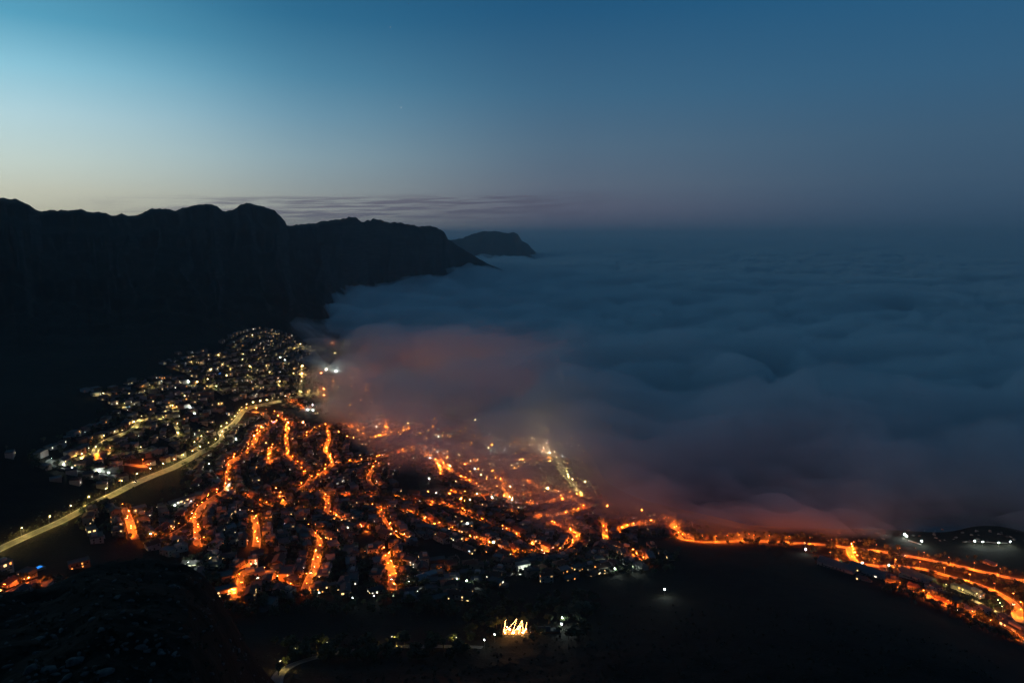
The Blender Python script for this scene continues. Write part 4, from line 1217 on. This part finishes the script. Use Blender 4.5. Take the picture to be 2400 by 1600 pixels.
# ------------------------------------------------------------------ floodlights and globe lamps picked out in the photograph
def rp(reg, x, y):
    ox, oy, k = REG[reg]
    return ox + x * k, oy + y * k


def globe_parts(colr, h, s=0.9):
    return [P('pole', 'pole', 'metal', (0, 0, -.3), (.2, .2, h + .3)), P('collar', 'cyl', 'dark_metal', (0, 0, h), (.35, .35, .12)), P('globe', 'octa', 'globe_' + colr, (0, 0, h + .12 + s / 2), (s, s, s))]


FLOODS = [('white', 8, 112, 640, 'in the dark gardens left of centre'), ('white', 8, 1730, 1140, 'on the dark lane above the near trees'), ('white', 8, 1600, 1120, 'left of the brightest lane floodlight'),
          ('white', 7, 1545, 860, 'between amber crescent and long street'), ('white', 7, 130, 960, 'over a garden at the near left'), ('white', 7, 400, 970, 'at the near left villas, right one'),
          ('white', 8, 1735, 330, 'by the white upper terrace villa'), ('white', 8, 2100, 590, 'below the amber bend'), ('white', 3, 1235, 1300, 'at the dark right edge, left one'), ('white', 3, 1352, 1292, 'at the dark right edge, right one'),
          ('white', 3, 1560, 1442, 'standing alone on the dark slope'), ('white', 4, 910, 585, 'left of three on the warehouse row'), ('white', 4, 1075, 600, 'middle of three on the warehouse row'), ('white', 4, 1285, 620, 'right of three on the warehouse row'),
          ('white', 4, 1555, 700, 'on the third warehouse gable'), ('white', 4, 630, 492, 'at the left end of the upper road'), ('white', 4, 1410, 372, 'at the start of the rocky shore'), ('white', 4, 1425, 385, 'twin at the rocky shore'),
          ('white', 4, 2025, 432, 'brightest on the shore promenade'), ('white', 4, 2150, 438, 'right on the shore promenade'), ('white', 4, 1545, 425, 'on the low shore wall'), ('white', 4, 2240, 430, 'at the right end of the promenade'), ('white', 4, 1960, 425, 'at the left end of the promenade'),
          ('white', 6, 1575, 640, 'at the end of the forest road'), ('white', 6, 1645, 600, 'beside the string-lit terrace'), ('white', 6, 2110, 480, 'below the pale floodlit trees'), ('white', 6, 2105, 525, 'small, under the pale trees'),
          ('white', 6, 815, 325, 'in the near tree belt, middle'), ('white', 6, 950, 318, 'in the near tree belt, right'), ('white', 6, 668, 340, 'in the near tree belt, left'), ('white', 6, 437, 302, 'below the columned villa'),
          ('white', 1, 1150, 1275, 'left on the school lawn'), ('white', 1, 1245, 1262, 'right on the school lawn'), ('white', 1, 1250, 620, 'in the middle of the hill suburb'), ('white', 1, 1278, 660, 'lower in the hill suburb'),
          ('white', 1, 1840, 285, 'on the far suburb ridge'), ('white', 1, 1870, 305, 'twin on the far suburb ridge'), ('white', 1, 1240, 450, 'on the upper street above the gap'), ('white', 1, 1555, 505, 'below the far suburb'), ('white', 1, 680, 545, 'at the left tip of the hill suburb'),
          ('white', 1, 930, 545, 'left in the hill suburb'), ('white', 1, 1550, 830, 'beside the pale road bend'), ('white', 1, 1430, 1095, 'in the dark lane gardens')]
used_lbl = set()
for (c, reg, X, Y, where) in FLOODS:
    x, y = hit(*rp(reg, X, Y))
    spawn('floodlight', 'white floodlight ' + where, 'floodlight', (x, y, ground(x, y)), 0.3, flood_parts(c, 6.0, .9 if reg == 6 and X > 2000 else .4 if reg == 6 else (1.7 if reg == 4 and Y < 450 else 1.0)), 'white floodlights')
GLOBES = [('white', 1, 270, -250, .35, 'alone high on the dark mountain slope'), ('amber', 3, 430, 470, 1.5, 'high in the fog'), ('white', 3, 432, 520, 1.3, 'under the high amber one'), ('white', 3, 797, 570, 1.3, 'brightest near the fogged shore'), ('amber', 3, 110, 590, 1.1, 'at the left of the fogged town'),
          ('amber', 3, 250, 600, .9, 'between two fogged lanes'), ('white', 3, 385, 740, .8, 'in the middle of the fogged town'), ('amber', 3, 225, 830, 1.6, 'largest, left, in the fog foot'), ('amber', 3, 505, 810, 1.6, 'largest, right, in the fog foot'),
          ('white', 3, 560, 835, .9, 'right of the largest amber one'), ('white', 3, 428, 820, .8, 'between the largest amber ones'), ('yellow', 3, 645, 585, .8, 'left of the shore white one'), ('yellow', 3, 722, 588, .8, 'next to the shore white one'),
          ('yellow', 3, 413, 583, .8, 'above the fogged middle'), ('yellow', 3, 437, 605, .8, 'lower, above the fogged middle'), ('yellow', 3, 285, 835, 1.0, 'beside the largest left amber one'), ('white', 3, 595, 890, .9, 'on the fog foot street'),
          ('yellow', 3, 782, 735, 1.6, 'upper of the bright yellow pair'), ('yellow', 3, 795, 760, 1.7, 'lower of the bright yellow pair'), ('amber', 3, 1185, 875, 1.1, 'right of the fog foot'), ('amber', 3, 1410, 905, 1.0, 'rightmost above the beach'),
          ('amber', 3, 150, 795, 1.0, 'left of the largest pair'), ('amber', 2, 1412, 350, 1.7, 'blazing at the fog edge'), ('white', 2, 1350, 350, 1.1, 'left of the blazing amber one'), ('white', 2, 900, 240, 1.2, 'lower left of the junction trio'),
          ('white', 2, 935, 243, 1.2, 'lower right of the junction trio'), ('white', 2, 930, 205, 1.1, 'upper of the junction trio'), ('white', 1, 2140, 365, 1.5, 'left of the fogged pair'), ('white', 1, 2205, 375, 1.5, 'right of the fogged pair'),
          ('amber', 2, 708, 280, 1.3, 'at the top of the spine street'), ('amber', 2, 775, 362, 1.2, 'in the bend of the spine street'), ('amber', 8, 1285, 330, .7, 'on the upper terrace'), ('amber', 8, 870, 475, .7, 'above the winding street end'), ('amber', 7, 1195, 540, .8, 'at the foot of the steep street'),
          ('amber', 9, 1810, 490, .8, 'low on the short steep street'), ('yellow', 9, 2080, 600, .8, 'in a garden by the curved lane')]
for (c, reg, X, Y, s, where) in GLOBES:
    x, y = hit(*rp(reg, X, Y))
    spawn('globe_lamp', '%s globe lamp %s' % (NAMED[c], where), 'globe lamp', (x, y, ground(x, y)), 0, globe_parts(c, 5.5, s), 'globe lamps')
# promenade lights in the fog and the lamps of the streets wholly under it
gl = random.Random(3)
fog_lamps = Heap()
for k in range(170):
    t = gl.random()
    u, v = 820 + 430 * t + gl.gauss(0, 75), 905 - 55 * math.sin(t * 2.6) + 45 * t + gl.gauss(0, 36)
    x, y = hit(u, v)
    fog_lamps.add((x, y, max(0, ground(x, y))), 0, globe_parts(gl.choice(['deep', 'deep', 'deep', 'yellow']), 9, 1.4))
for k in range(75):
    u, v = (gl.uniform(780, 1120), gl.uniform(955, 1035)) if k < 45 else (gl.gauss(1270, 35), gl.gauss(1040, 30))
    x, y = hit(u, v)
    fog_lamps.add((x, y, max(0, ground(x, y))), 0, globe_parts('amber' if k < 45 else gl.choice(['yellow', 'amber', 'yellow']), 8, .8))
for k in range(9):
    x, y = hit(gl.gauss(1272, 28), 980 + 12 * k)
    fog_lamps.add((x, y, max(0, ground(x, y))), 0, globe_parts('bright', 14, 1.0))
for k in range(90):
    x, y = hit(*rp(3, gl.uniform(0, 1050), gl.uniform(400, 860)))
    fog_lamps.add((x, y, max(0, ground(x, y))), 0, globe_parts(gl.choice(['amber', 'amber', 'amber', 'white', 'yellow']), 6, gl.choice([.4, .5, .7])))
fog_lamps.build('fogged_lamps', 'blurred lamps glowing through the fog over the shore streets', 'lamps')

# ------------------------------------------------------------------ trees and scrub
for k in range(3):
    SH['farcrown%d' % k] = crown_shape(600 + k, 70, 5, 0.17)
tr = random.Random(77)


def tree_parts(r, h, wide, leaf, crown='crown'):
    n = {'crown': 5, 'tallcrown': 3, 'farcrown': 3}[crown]
    k = r.randrange(n)
    return [P('trunk', 'trunk%d' % r.randrange(5), 'bark', (0, 0, -.2), (h * .9, h * .9, h * .8)), P('crown', crown + str(k), leaf, (0, 0, h * .22), (wide, wide, h * .8), r.uniform(0, 6.28))]


tree_heap = Heap()
tx, ty = hit(*rp(6, 1785, 540))
occupy(tx, ty, 13.0); occupy(tx * .975, ty * .975, 12.0)
lamp_cells = {}
for q in lamps:
    lamp_cells.setdefault((int(q[1] // CELL), int(q[2] // CELL)), []).append((q[1], q[2], 0.0))
spots = []
for i, (phrase, line, tan, colr, gap, rows, width) in enumerate(street_data):
    if colr == 'forest' or i in (0, 46):
        continue
    tries = int(len(line) * ((6.0 if colr == 'amber' else 5.0) if rows else (2.0 if 'right' in phrase else 0.5)))
    for q in range(tries):
        k = tr.randrange(len(line)); p = line[k]; t = tan[k]; n = np.array((-t[1], t[0]))
        off = tr.choice((-1, 1)) * (width / 2 + (1.6 if tr.random() < .22 else 3.8) + abs(tr.gauss(0, 18)) + (7 if 'right' in phrase and not rows else 0))
        x, y = p + n * off + t * tr.uniform(-3, 3)
        if ground(x, y) < 4 or not clear_of(x, y, 0.9, road_cells) or not clear_of(x, y, -1.0, taken):
            continue
        if not clear_of(x, y, 6.0, lamp_cells):
            continue
        spots.append((math.hypot(x, y), x, y, i))
# belts of trees at the near edge of the town and in the dark gaps
for (u0, u1, v0, v1, n, i) in [(480, 1400, 1395, 1445, 150, -1), (1250, 1600, 1290, 1350, 60, -1), (640, 1080, 1500, 1530, 30, -2), (680, 1120, 1528, 1550, 50, -2), (1090, 1400, 1430, 1500, 46, -3), (2080, 2400, 1400, 1560, 0, -4), (560, 760, 1170, 1200, 20, -5), (560, 720, 1100, 1160, 60, -5), (820, 960, 1165, 1185, 25, -5), (420, 560, 1100, 1160, 30, -5)]:
    for q in range(n):
        x, y = hit(tr.uniform(u0, u1), tr.uniform(v0, v1))
        if clear_of(x, y, 1.5, road_cells) and clear_of(x, y, -1.0, taken):
            spots.append((math.hypot(x, y), x, y, i))
for k in range(14):      # along the lower right road
    pass
spots.sort(key=lambda a: a[0])
BELT = {-1: ('dark garden tree in the belt at the near town edge', 'trees at the near edge of the town'), -2: ('slim dark tree beside the forest road at the bottom', 'trees beside the forest road'),
        -3: ('dark tree in the clump around the string-lit terrace', 'trees around the string-lit terrace'), -5: ('dark tree in the wooded gap between amber streets', 'trees in the wooded gaps')}
single = 0
tree_groups = {}
zone_n = {}
for (dist, x, y, i) in spots:
    h = tr.uniform(4.0, 9.5); wide = h * tr.uniform(.85, 1.3)
    if i < 0:
        h *= 1.25; wide *= 1.25
    if single < 270 and seen(x, y, ground(x, y) + h):
        single += 1
        tree_groups.setdefault(i, []).append((x, y, h, wide))
    else:
        tree_heap.add((x, y, ground(x, y)), 0, tree_parts(tr, h, wide, tr.choice(['leaf_dark', 'leaf_dark', 'leaf_green']), 'farcrown'))
for i, items in tree_groups.items():
    idx, how = order_on_photo(items)
    for k, j in enumerate(idx):
        x, y, h, wide = items[j]
        lab, grp = BELT[i] if i < 0 else ('leafy garden tree, %s %s, along the %s' % (ordinal(k) if k < 78 else 'far along', how, street_data[i][0]), 'trees along the ' + street_data[i][0])
        if i == -1:
            u_ = pixel(x, y, ground(x, y))[0]
            zone = ('left of the columned villa', 'below the columned villa', 'below the turning circle', 'below the blue-green hall', 'right of the blue-green hall', 'toward the dark right slope')[sum(u_ > q for q in (690, 800, 930, 1060, 1200))]
            zone_n[zone] = zone_n.get(zone, -1) + 1
            lab = 'dark tree in the near belt %s, %s from left' % (zone, ordinal(zone_n[zone]))
        if i < -1 and k < 78 and len(items) < 78:
            lab = lab + ', %s %s' % (ordinal(k), how)
        spawn('tree', lab, 'tree', (x, y, ground(x, y)), 0, tree_parts(tr, h, wide, tr.choice(['leaf_dark', 'leaf_dark', 'leaf_green'])), grp)
tree_heap.build('garden_trees', 'dark garden trees filling the far suburbs', 'trees')


def one_tree(label, u, v, h, wide, leaf, grp=None, crown='tallcrown'):
    x, y = hit(u, v)
    spawn('tree', label, 'tree', (x, y, ground(x, y)), 0, tree_parts(tr, h, wide, leaf, crown), grp)


one_tree('large round dark pine beside the pale-yellow road, left one', *rp(9, 1340, 185), 11, 12, 'leaf_dark')
one_tree('large round dark pine beside the pale-yellow road, right one', *rp(9, 1450, 170), 12, 15, 'leaf_dark')
one_tree('low dark bush tree below the pale-yellow road', *rp(9, 890, 440), 5, 8, 'leaf_dark')
one_tree('pale floodlit bushy tree on the dark slope, left one', *rp(6, 2180, 412), 11, 14, 'leaf_grey')
one_tree('pale floodlit bushy tree on the dark slope, right one', *rp(6, 2250, 408), 13, 17, 'leaf_grey')
one_tree('small grey tree under the pale floodlit trees', *rp(6, 2120, 450), 7, 8, 'leaf_grey')
for k, (X, Y) in enumerate([(155, 830), (205, 775), (240, 745), (500, 690), (470, 695), (940, 640), (1375, 640), (1400, 650), (1290, 645)]):
    one_tree('slim lamp-lit tree, %s from left along the forest road' % ORD[k], *rp(6, X, Y), 9, 5.5, 'leaf_green', 'lamp-lit trees along the forest road')
for k in range(9):
    x, y = hit(*rp(3, 1680 + 26 * k, 1050 + 4 * k + tr.uniform(-6, 6)))
    spawn('palm_tree', 'palm tree behind the beach, %s from left' % ORD[k], 'palm tree', (x, y, ground(x, y)), tr.uniform(0, 6), [P('trunk', 'pole', 'bark', (0, 0, -.3), (.6, .6, 8.3)), P('crown', 'palm', 'leaf_green', (0, 0, 7.7), (5.5, 5.5, 5.0))], 'palm trees behind the beach')
# bushes beside the lamps of the pale road
bush_r = random.Random(4)
scrub = Heap()
p0, l0, t0 = street_data[0][0], street_data[0][1], street_data[0][2]
for k in range(0, len(l0), 1):
    for s_ in range(3):
        n = np.array((-t0[k][1], t0[k][0])); far = 1 if n @ l0[k] > 0 else -1
        x, y = l0[k] + n * far * (7 + abs(bush_r.gauss(0, 7))) + t0[k] * bush_r.uniform(-3, 3)
        sz = bush_r.uniform(1.2, 3.2)
        scrub.add((x, y, ground(x, y)), bush_r.uniform(0, 6), [P('b', 'bush%d' % bush_r.randrange(3), bush_r.choice(['leaf_green', 'leaf_grey', 'scrub']), (0, 0, -.2), (sz, sz, sz * .8))])
# scrub on the knoll and the slopes
for k in range(5200):
    a = bush_r.uniform(-38, 38); r = 150 * (620 / 150) ** bush_r.random()
    x, y = r * math.sin(math.radians(a)), r * math.cos(math.radians(a))
    if not clear_of(x, y, 3, road_cells) or not clear_of(x, y, 0, taken):
        continue
    sz = bush_r.uniform(.8, 2.6) if a < -16 else bush_r.uniform(1, 4)
    scrub.add((x, y, ground(x, y)), bush_r.uniform(0, 6), [P('b', 'bush%d' % bush_r.randrange(3), 'scrub', (0, 0, -.25), (sz, sz, sz * .7))])
scrub.build('scrub', 'dark low scrub covering the near slopes', 'scrub')
# boulders on the knoll
bo = random.Random(12)
nb = 0
while nb < 230:
    u, v = bo.uniform(-20, 640), bo.uniform(1330, 1620)
    x, y = hit(u, v, 110)
    if not 150 < math.hypot(x, y) < 330:
        continue
    s_ = bo.uniform(.5, 1.7) * (1.9 if bo.random() < .12 else 1)
    spawn('boulder', 'weathered grey boulder on the dark knoll below the viewpoint', 'boulder', (x, y, ground(x, y)), bo.uniform(0, 6),
          [P('rock', 'boulder%d' % bo.randrange(5), 'rock', (0, 0, -.12 * s_), (s_ * bo.uniform(1.0, 2.2), s_ * bo.uniform(.7, 1.1), s_ * bo.uniform(.6, 1.3)))], 'grey boulders on the dark knoll')
    nb += 1

# ------------------------------------------------------------------ the string-lit terrace in the trees
M['deck'] = mat('deck', (0.16, 0.10, 0.06), 0.8, noise=(2, .3, (0.10, 0.06, 0.04)))
tz = ground(tx, ty); tyaw = -math.atan2(tx, ty)


def tloc(a, b):
    c, s = math.cos(tyaw), math.sin(tyaw)
    return tx + a * c - b * s, ty + a * s + b * c


spawn('terrace', 'wooden terrace glowing under strings of bulbs in the dark trees', 'terrace', (tx, ty, tz), tyaw,
      [P('deck', 'box', 'deck', (0, -1, -4), (21, 15, 4.6))] + [P('table', 'box', 'wall_cream', (a, b, .6), (1.6, .9, .75)) for a in (-8, -5, -2, 1, 4, 7) for b in (-6, -3, 0, 3)])
spawn('restaurant', 'low timber restaurant with lit front beside the string-lit terrace', 'restaurant', (*tloc(21, 1), ground(*tloc(21, 1))), tyaw, house_parts(random.Random(1), 16, 7, 1, 'gable', 'wall_brick', 4, .5, roof_mat='roof_grey'))
M['globe_warm'] = mat('globe_warm', (.5, .4, .2), .4, (1.0, 0.42, 0.10), 1800.0, 'FRONT')
for k, (a, b) in enumerate([(-8, -4), (-4.5, 1), (-1, -4), (2.5, 1.5), (6, -3.5), (9, 1), (-6.5, 4.5), (4, 5)]):  # added beside the bulb strings to light the deck and the trees
    x, y = tloc(a, b)
    spawn('fill_lantern', 'warm light added on a post over the string-lit terrace, %s from left' % ORD[k], 'fill_lantern', (x, y, tz + .6), 0, [P('post', 'pole', 'dark_metal', (0, 0, -.2), (.14, .14, 2.6)), P('globe', 'octa', 'globe_warm', (0, 0, 2.6), (.5, .5, .5))], 'lights added on the string-lit terrace')
TOPS = [(-8, 5, 9.5), (1.5, 6, 10), (6, 5, 9), (10, 4, 8)]
FEET = [(-9.5, -3, 3.6), (-3, -6, 3.6), (2.5, -6, 3.4), (7, -5, 3.6)]
LINKS = [(0, 0), (1, 0), (1, 1), (2, 2), (2, 3), (2, 1), (3, 3)]
for k, (a, b, h) in enumerate(TOPS):
    x, y = tloc(a, b)
    spawn('light_mast', 'tall timber mast of the string-lit terrace, %s from left' % ORD[k], 'mast', (x, y, ground(x, y)), 0, [P('shaft', 'pole', 'bark', (0, 0, -.4), (.35, .35, tz + h - ground(x, y) + .6)), P('cap', 'cyl', 'dark_metal', (0, 0, tz + h - ground(x, y) + .2), (.4, .4, .1))], 'masts of the string-lit terrace')
for k, (a, b, h) in enumerate(FEET):
    x, y = tloc(a, b)
    spawn('light_post', 'short post at the front of the string-lit terrace, %s from left' % ORD[k], 'post', (x, y, tz + .6), 0, [P('shaft', 'pole', 'bark', (0, 0, -.3), (.25, .25, h - .3)), P('cap', 'cyl', 'dark_metal', (0, 0, h - .6), (.3, .3, .08))], 'front posts of the string-lit terrace')
for k, (i, j) in enumerate(LINKS):
    A = np.array(TOPS[i]); B = np.array(FEET[j])
    n = 22
    pts = [A + (B - A) * t + np.array((0, 0, -1.0 * math.sin(math.pi * t))) for t in np.linspace(0.02, .98, n)]
    e = spawn('string_light', 'string of warm bulbs on the terrace, %s from left' % ORD[k], 'string light', (tx, ty, tz), tyaw,
              [P('bulb', 'octa', 'festoon', tuple(p - np.array((0, 0, .2))), (.28, .28, .34)) for p in pts], 'strings of warm bulbs over the terrace')
    cv, cf = [], []
    for q, p in enumerate(pts):
        for (dx, dz_) in ((-.02, -.02), (.02, -.02), (0, .03)):
            cv.append((p[0] + dx, p[1], p[2] + dz_))
        if q:
            b0 = 3 * (q - 1)
            for w_ in range(3):
                cf.append((b0 + w_, b0 + (w_ + 1) % 3, b0 + 3 + (w_ + 1) % 3, b0 + 3 + w_))
    me = bpy.data.meshes.new('cable'); me.from_pydata(cv, [], cf); me.materials.append(M['dark_metal'])
    o = bpy.data.objects.new('cable', me); o.parent = e; COL.objects.link(o)

# ------------------------------------------------------------------ lamps of the forest road, hedge lights, shore wall, lawns
for k, (X, Y) in enumerate([(165, 800), (265, 715), (485, 668), (935, 622), (1380, 628)]):
    x, y = hit(*rp(6, X, Y))
    spawn('street_lamp', 'pale-yellow street lamp, %s from left on the forest road' % ORD[k], 'street lamp', (x, y, ground(x, y)), math.pi / 2, lamp_parts('yellow', 7.0, 0), 'street lamps along the roads of the bay')
M['globe_green'] = mat('globe_green', (.3, .5, .3), .4, (0.45, 1.0, 0.35), 40.0, 'FRONT')
for k in range(8):
    t = k / 7
    x, y = hit(*rp(4, 2080 + 115 * t, 815 + 130 * t - 25 * math.sin(t * 3.1)))
    spawn('bollard_light', 'green-white bollard light on the estate hedge, %s from left' % ORD[k], 'bollard light', (x, y, ground(x, y)), 0, [P('post', 'cyl', 'dark_metal', (0, 0, -.2), (.25, .25, 1.2)), P('globe', 'octa', 'globe_green', (0, 0, 1.35), (.7, .7, .7))], 'bollard lights on the estate hedge')
    spawn('hedge_bush', 'clipped green bush lit by the estate hedge lights, %s from left' % ORD[k], 'bush', (x + 1.6, y + 1, ground(x + 1.6, y + 1)), 0, [P('stem', 'pole', 'bark', (0, 0, -.2), (.2, .2, 1)), P('foliage', 'crown%d' % (k % 5), 'leaf_green', (0, 0, .1), (3, 3, 2.6))], 'lit bushes of the estate hedge')


def wall_along(name, label, cat, reg, pts, hgt, thick, m):
    line = resample(trace(reg, pts), 4.0)
    tan = np.gradient(line, axis=0); tan /= np.maximum(np.hypot(tan[:, 0], tan[:, 1]), 1e-6)[:, None]
    v, f = [], []
    for p, t in zip(line, tan):
        n = np.array((-t[1], t[0])) * thick / 2
        for q, z in ((-1, -1.0), (-1, hgt), (1, hgt), (1, -1.0)):
            x, y = p + n * q
            v.append((x, y, max(0, ground(x, y)) + z))
    for k in range(len(line) - 1):
        a = 4 * k
        f += [(a, a + 1, a + 5, a + 4), (a + 1, a + 2, a + 6, a + 5), (a + 2, a + 3, a + 7, a + 6)]
    f += [(3, 2, 1, 0), (4 * len(line) - 4, 4 * len(line) - 3, 4 * len(line) - 2, 4 * len(line) - 1)]
    me = bpy.data.meshes.new(name); me.from_pydata(v, [], f); me.materials.append(M[m])
    o = bpy.data.objects.new(name, me); COL.objects.link(o); o['label'] = label; o['category'] = cat


wall_along('promenade_wall', 'long curved white wall of the floodlit shore promenade', 'wall', 4, [(1870, 402), (1950, 398), (2030, 402), (2100, 408), (2150, 412), (2250, 412)], 1.0, .8, 'wall_grey')
wall_along('shore_wall', 'short pale wall at the rocky shore left of the promenade', 'wall', 4, [(1440, 392), (1490, 405), (1540, 424)], 1.4, .8, 'wall_white')
wall_along('estate_wall', 'white-lit boundary wall along the estate edge at far left', 'wall', 1, [(300, 985), (340, 998), (430, 1018), (510, 1028), (560, 1035), (620, 1053), (700, 1058), (790, 1055)], 2.2, .4, 'wall_white')
# shore boulders
shore = [hit(*rp(4, bo.uniform(700, 2350), bo.uniform(300, 395))) for k in range(60)]
for k, j in enumerate(order_on_photo(shore)[0]):
    x, y = shore[j]
    s_ = bo.uniform(2, 6)
    spawn('shore_rock', 'rounded granite boulder on the right-hand shore, %s from left' % ordinal(k), 'rock', (x, y, max(-.4, ground(x, y))), bo.uniform(0, 6), [P('rock', 'boulder%d' % bo.randrange(5), 'rock', (0, 0, -.2), (s_ * 1.4, s_, s_ * .9))], 'granite boulders on the shore')

# ------------------------------------------------------------------ cars
def car_parts(paint):
    w = [P('wheel', 'box', 'tyre', (a, b, 0), (.66, .24, .62)) for a in (-1.3, 1.3) for b in (-.8, .8)]
    return [P('body', 'box', paint, (0, 0, .35), (4.2, 1.75, .62)), P('cabin', 'hip', 'glass', (-.2, 0, .967), (3.4, 1.6, 1.2)), P('roof', 'box', paint, (-.2, 0, 1.50), (1.5, 1.15, .09))] + w + \
        [P('headlight', 'box', 'headlight', (2.12, b, .6), (.08, .35, .2)) for b in (-.6, .6)] + [P('taillight', 'box', 'taillight', (-2.12, b, .65), (.08, .35, .18)) for b in (-.6, .6)]


CARS = [(1, .62, 'car_white', 'white'), (1, .8, 'car_dark', 'dark'), (2, .35, 'car_dark', 'dark'), (3, .6, 'car_white', 'white'), (21, .75, 'car_dark', 'dark'), (26, .75, 'car_white', 'white'), (35, .25, 'car_dark', 'dark'), (35, .6, 'car_white', 'white'), (36, .8, 'car_white', 'white'), (38, .5, 'car_dark', 'dark'), (6, .3, 'car_dark', 'dark'), (27, .55, 'car_white', 'white'), (0, .2, 'car_dark', 'dark')]
for (i, t, paint, nm) in CARS:
    phrase, line, tan = street_data[i][0], street_data[i][1], street_data[i][2]
    k = int(t * (len(line) - 1)); tt = tan[k]
    if tt @ line[k] > 0:
        tt = -tt
    n = np.array((-tt[1], tt[0]))
    x, y = line[k] + n * -1.7
    spawn('car', '%s car with its headlights on, driving on the %s' % (nm, phrase), 'car', (x, y, ground(x, y) + .45), math.atan2(tt[1], tt[0]), car_parts(paint), 'cars on the amber roads')
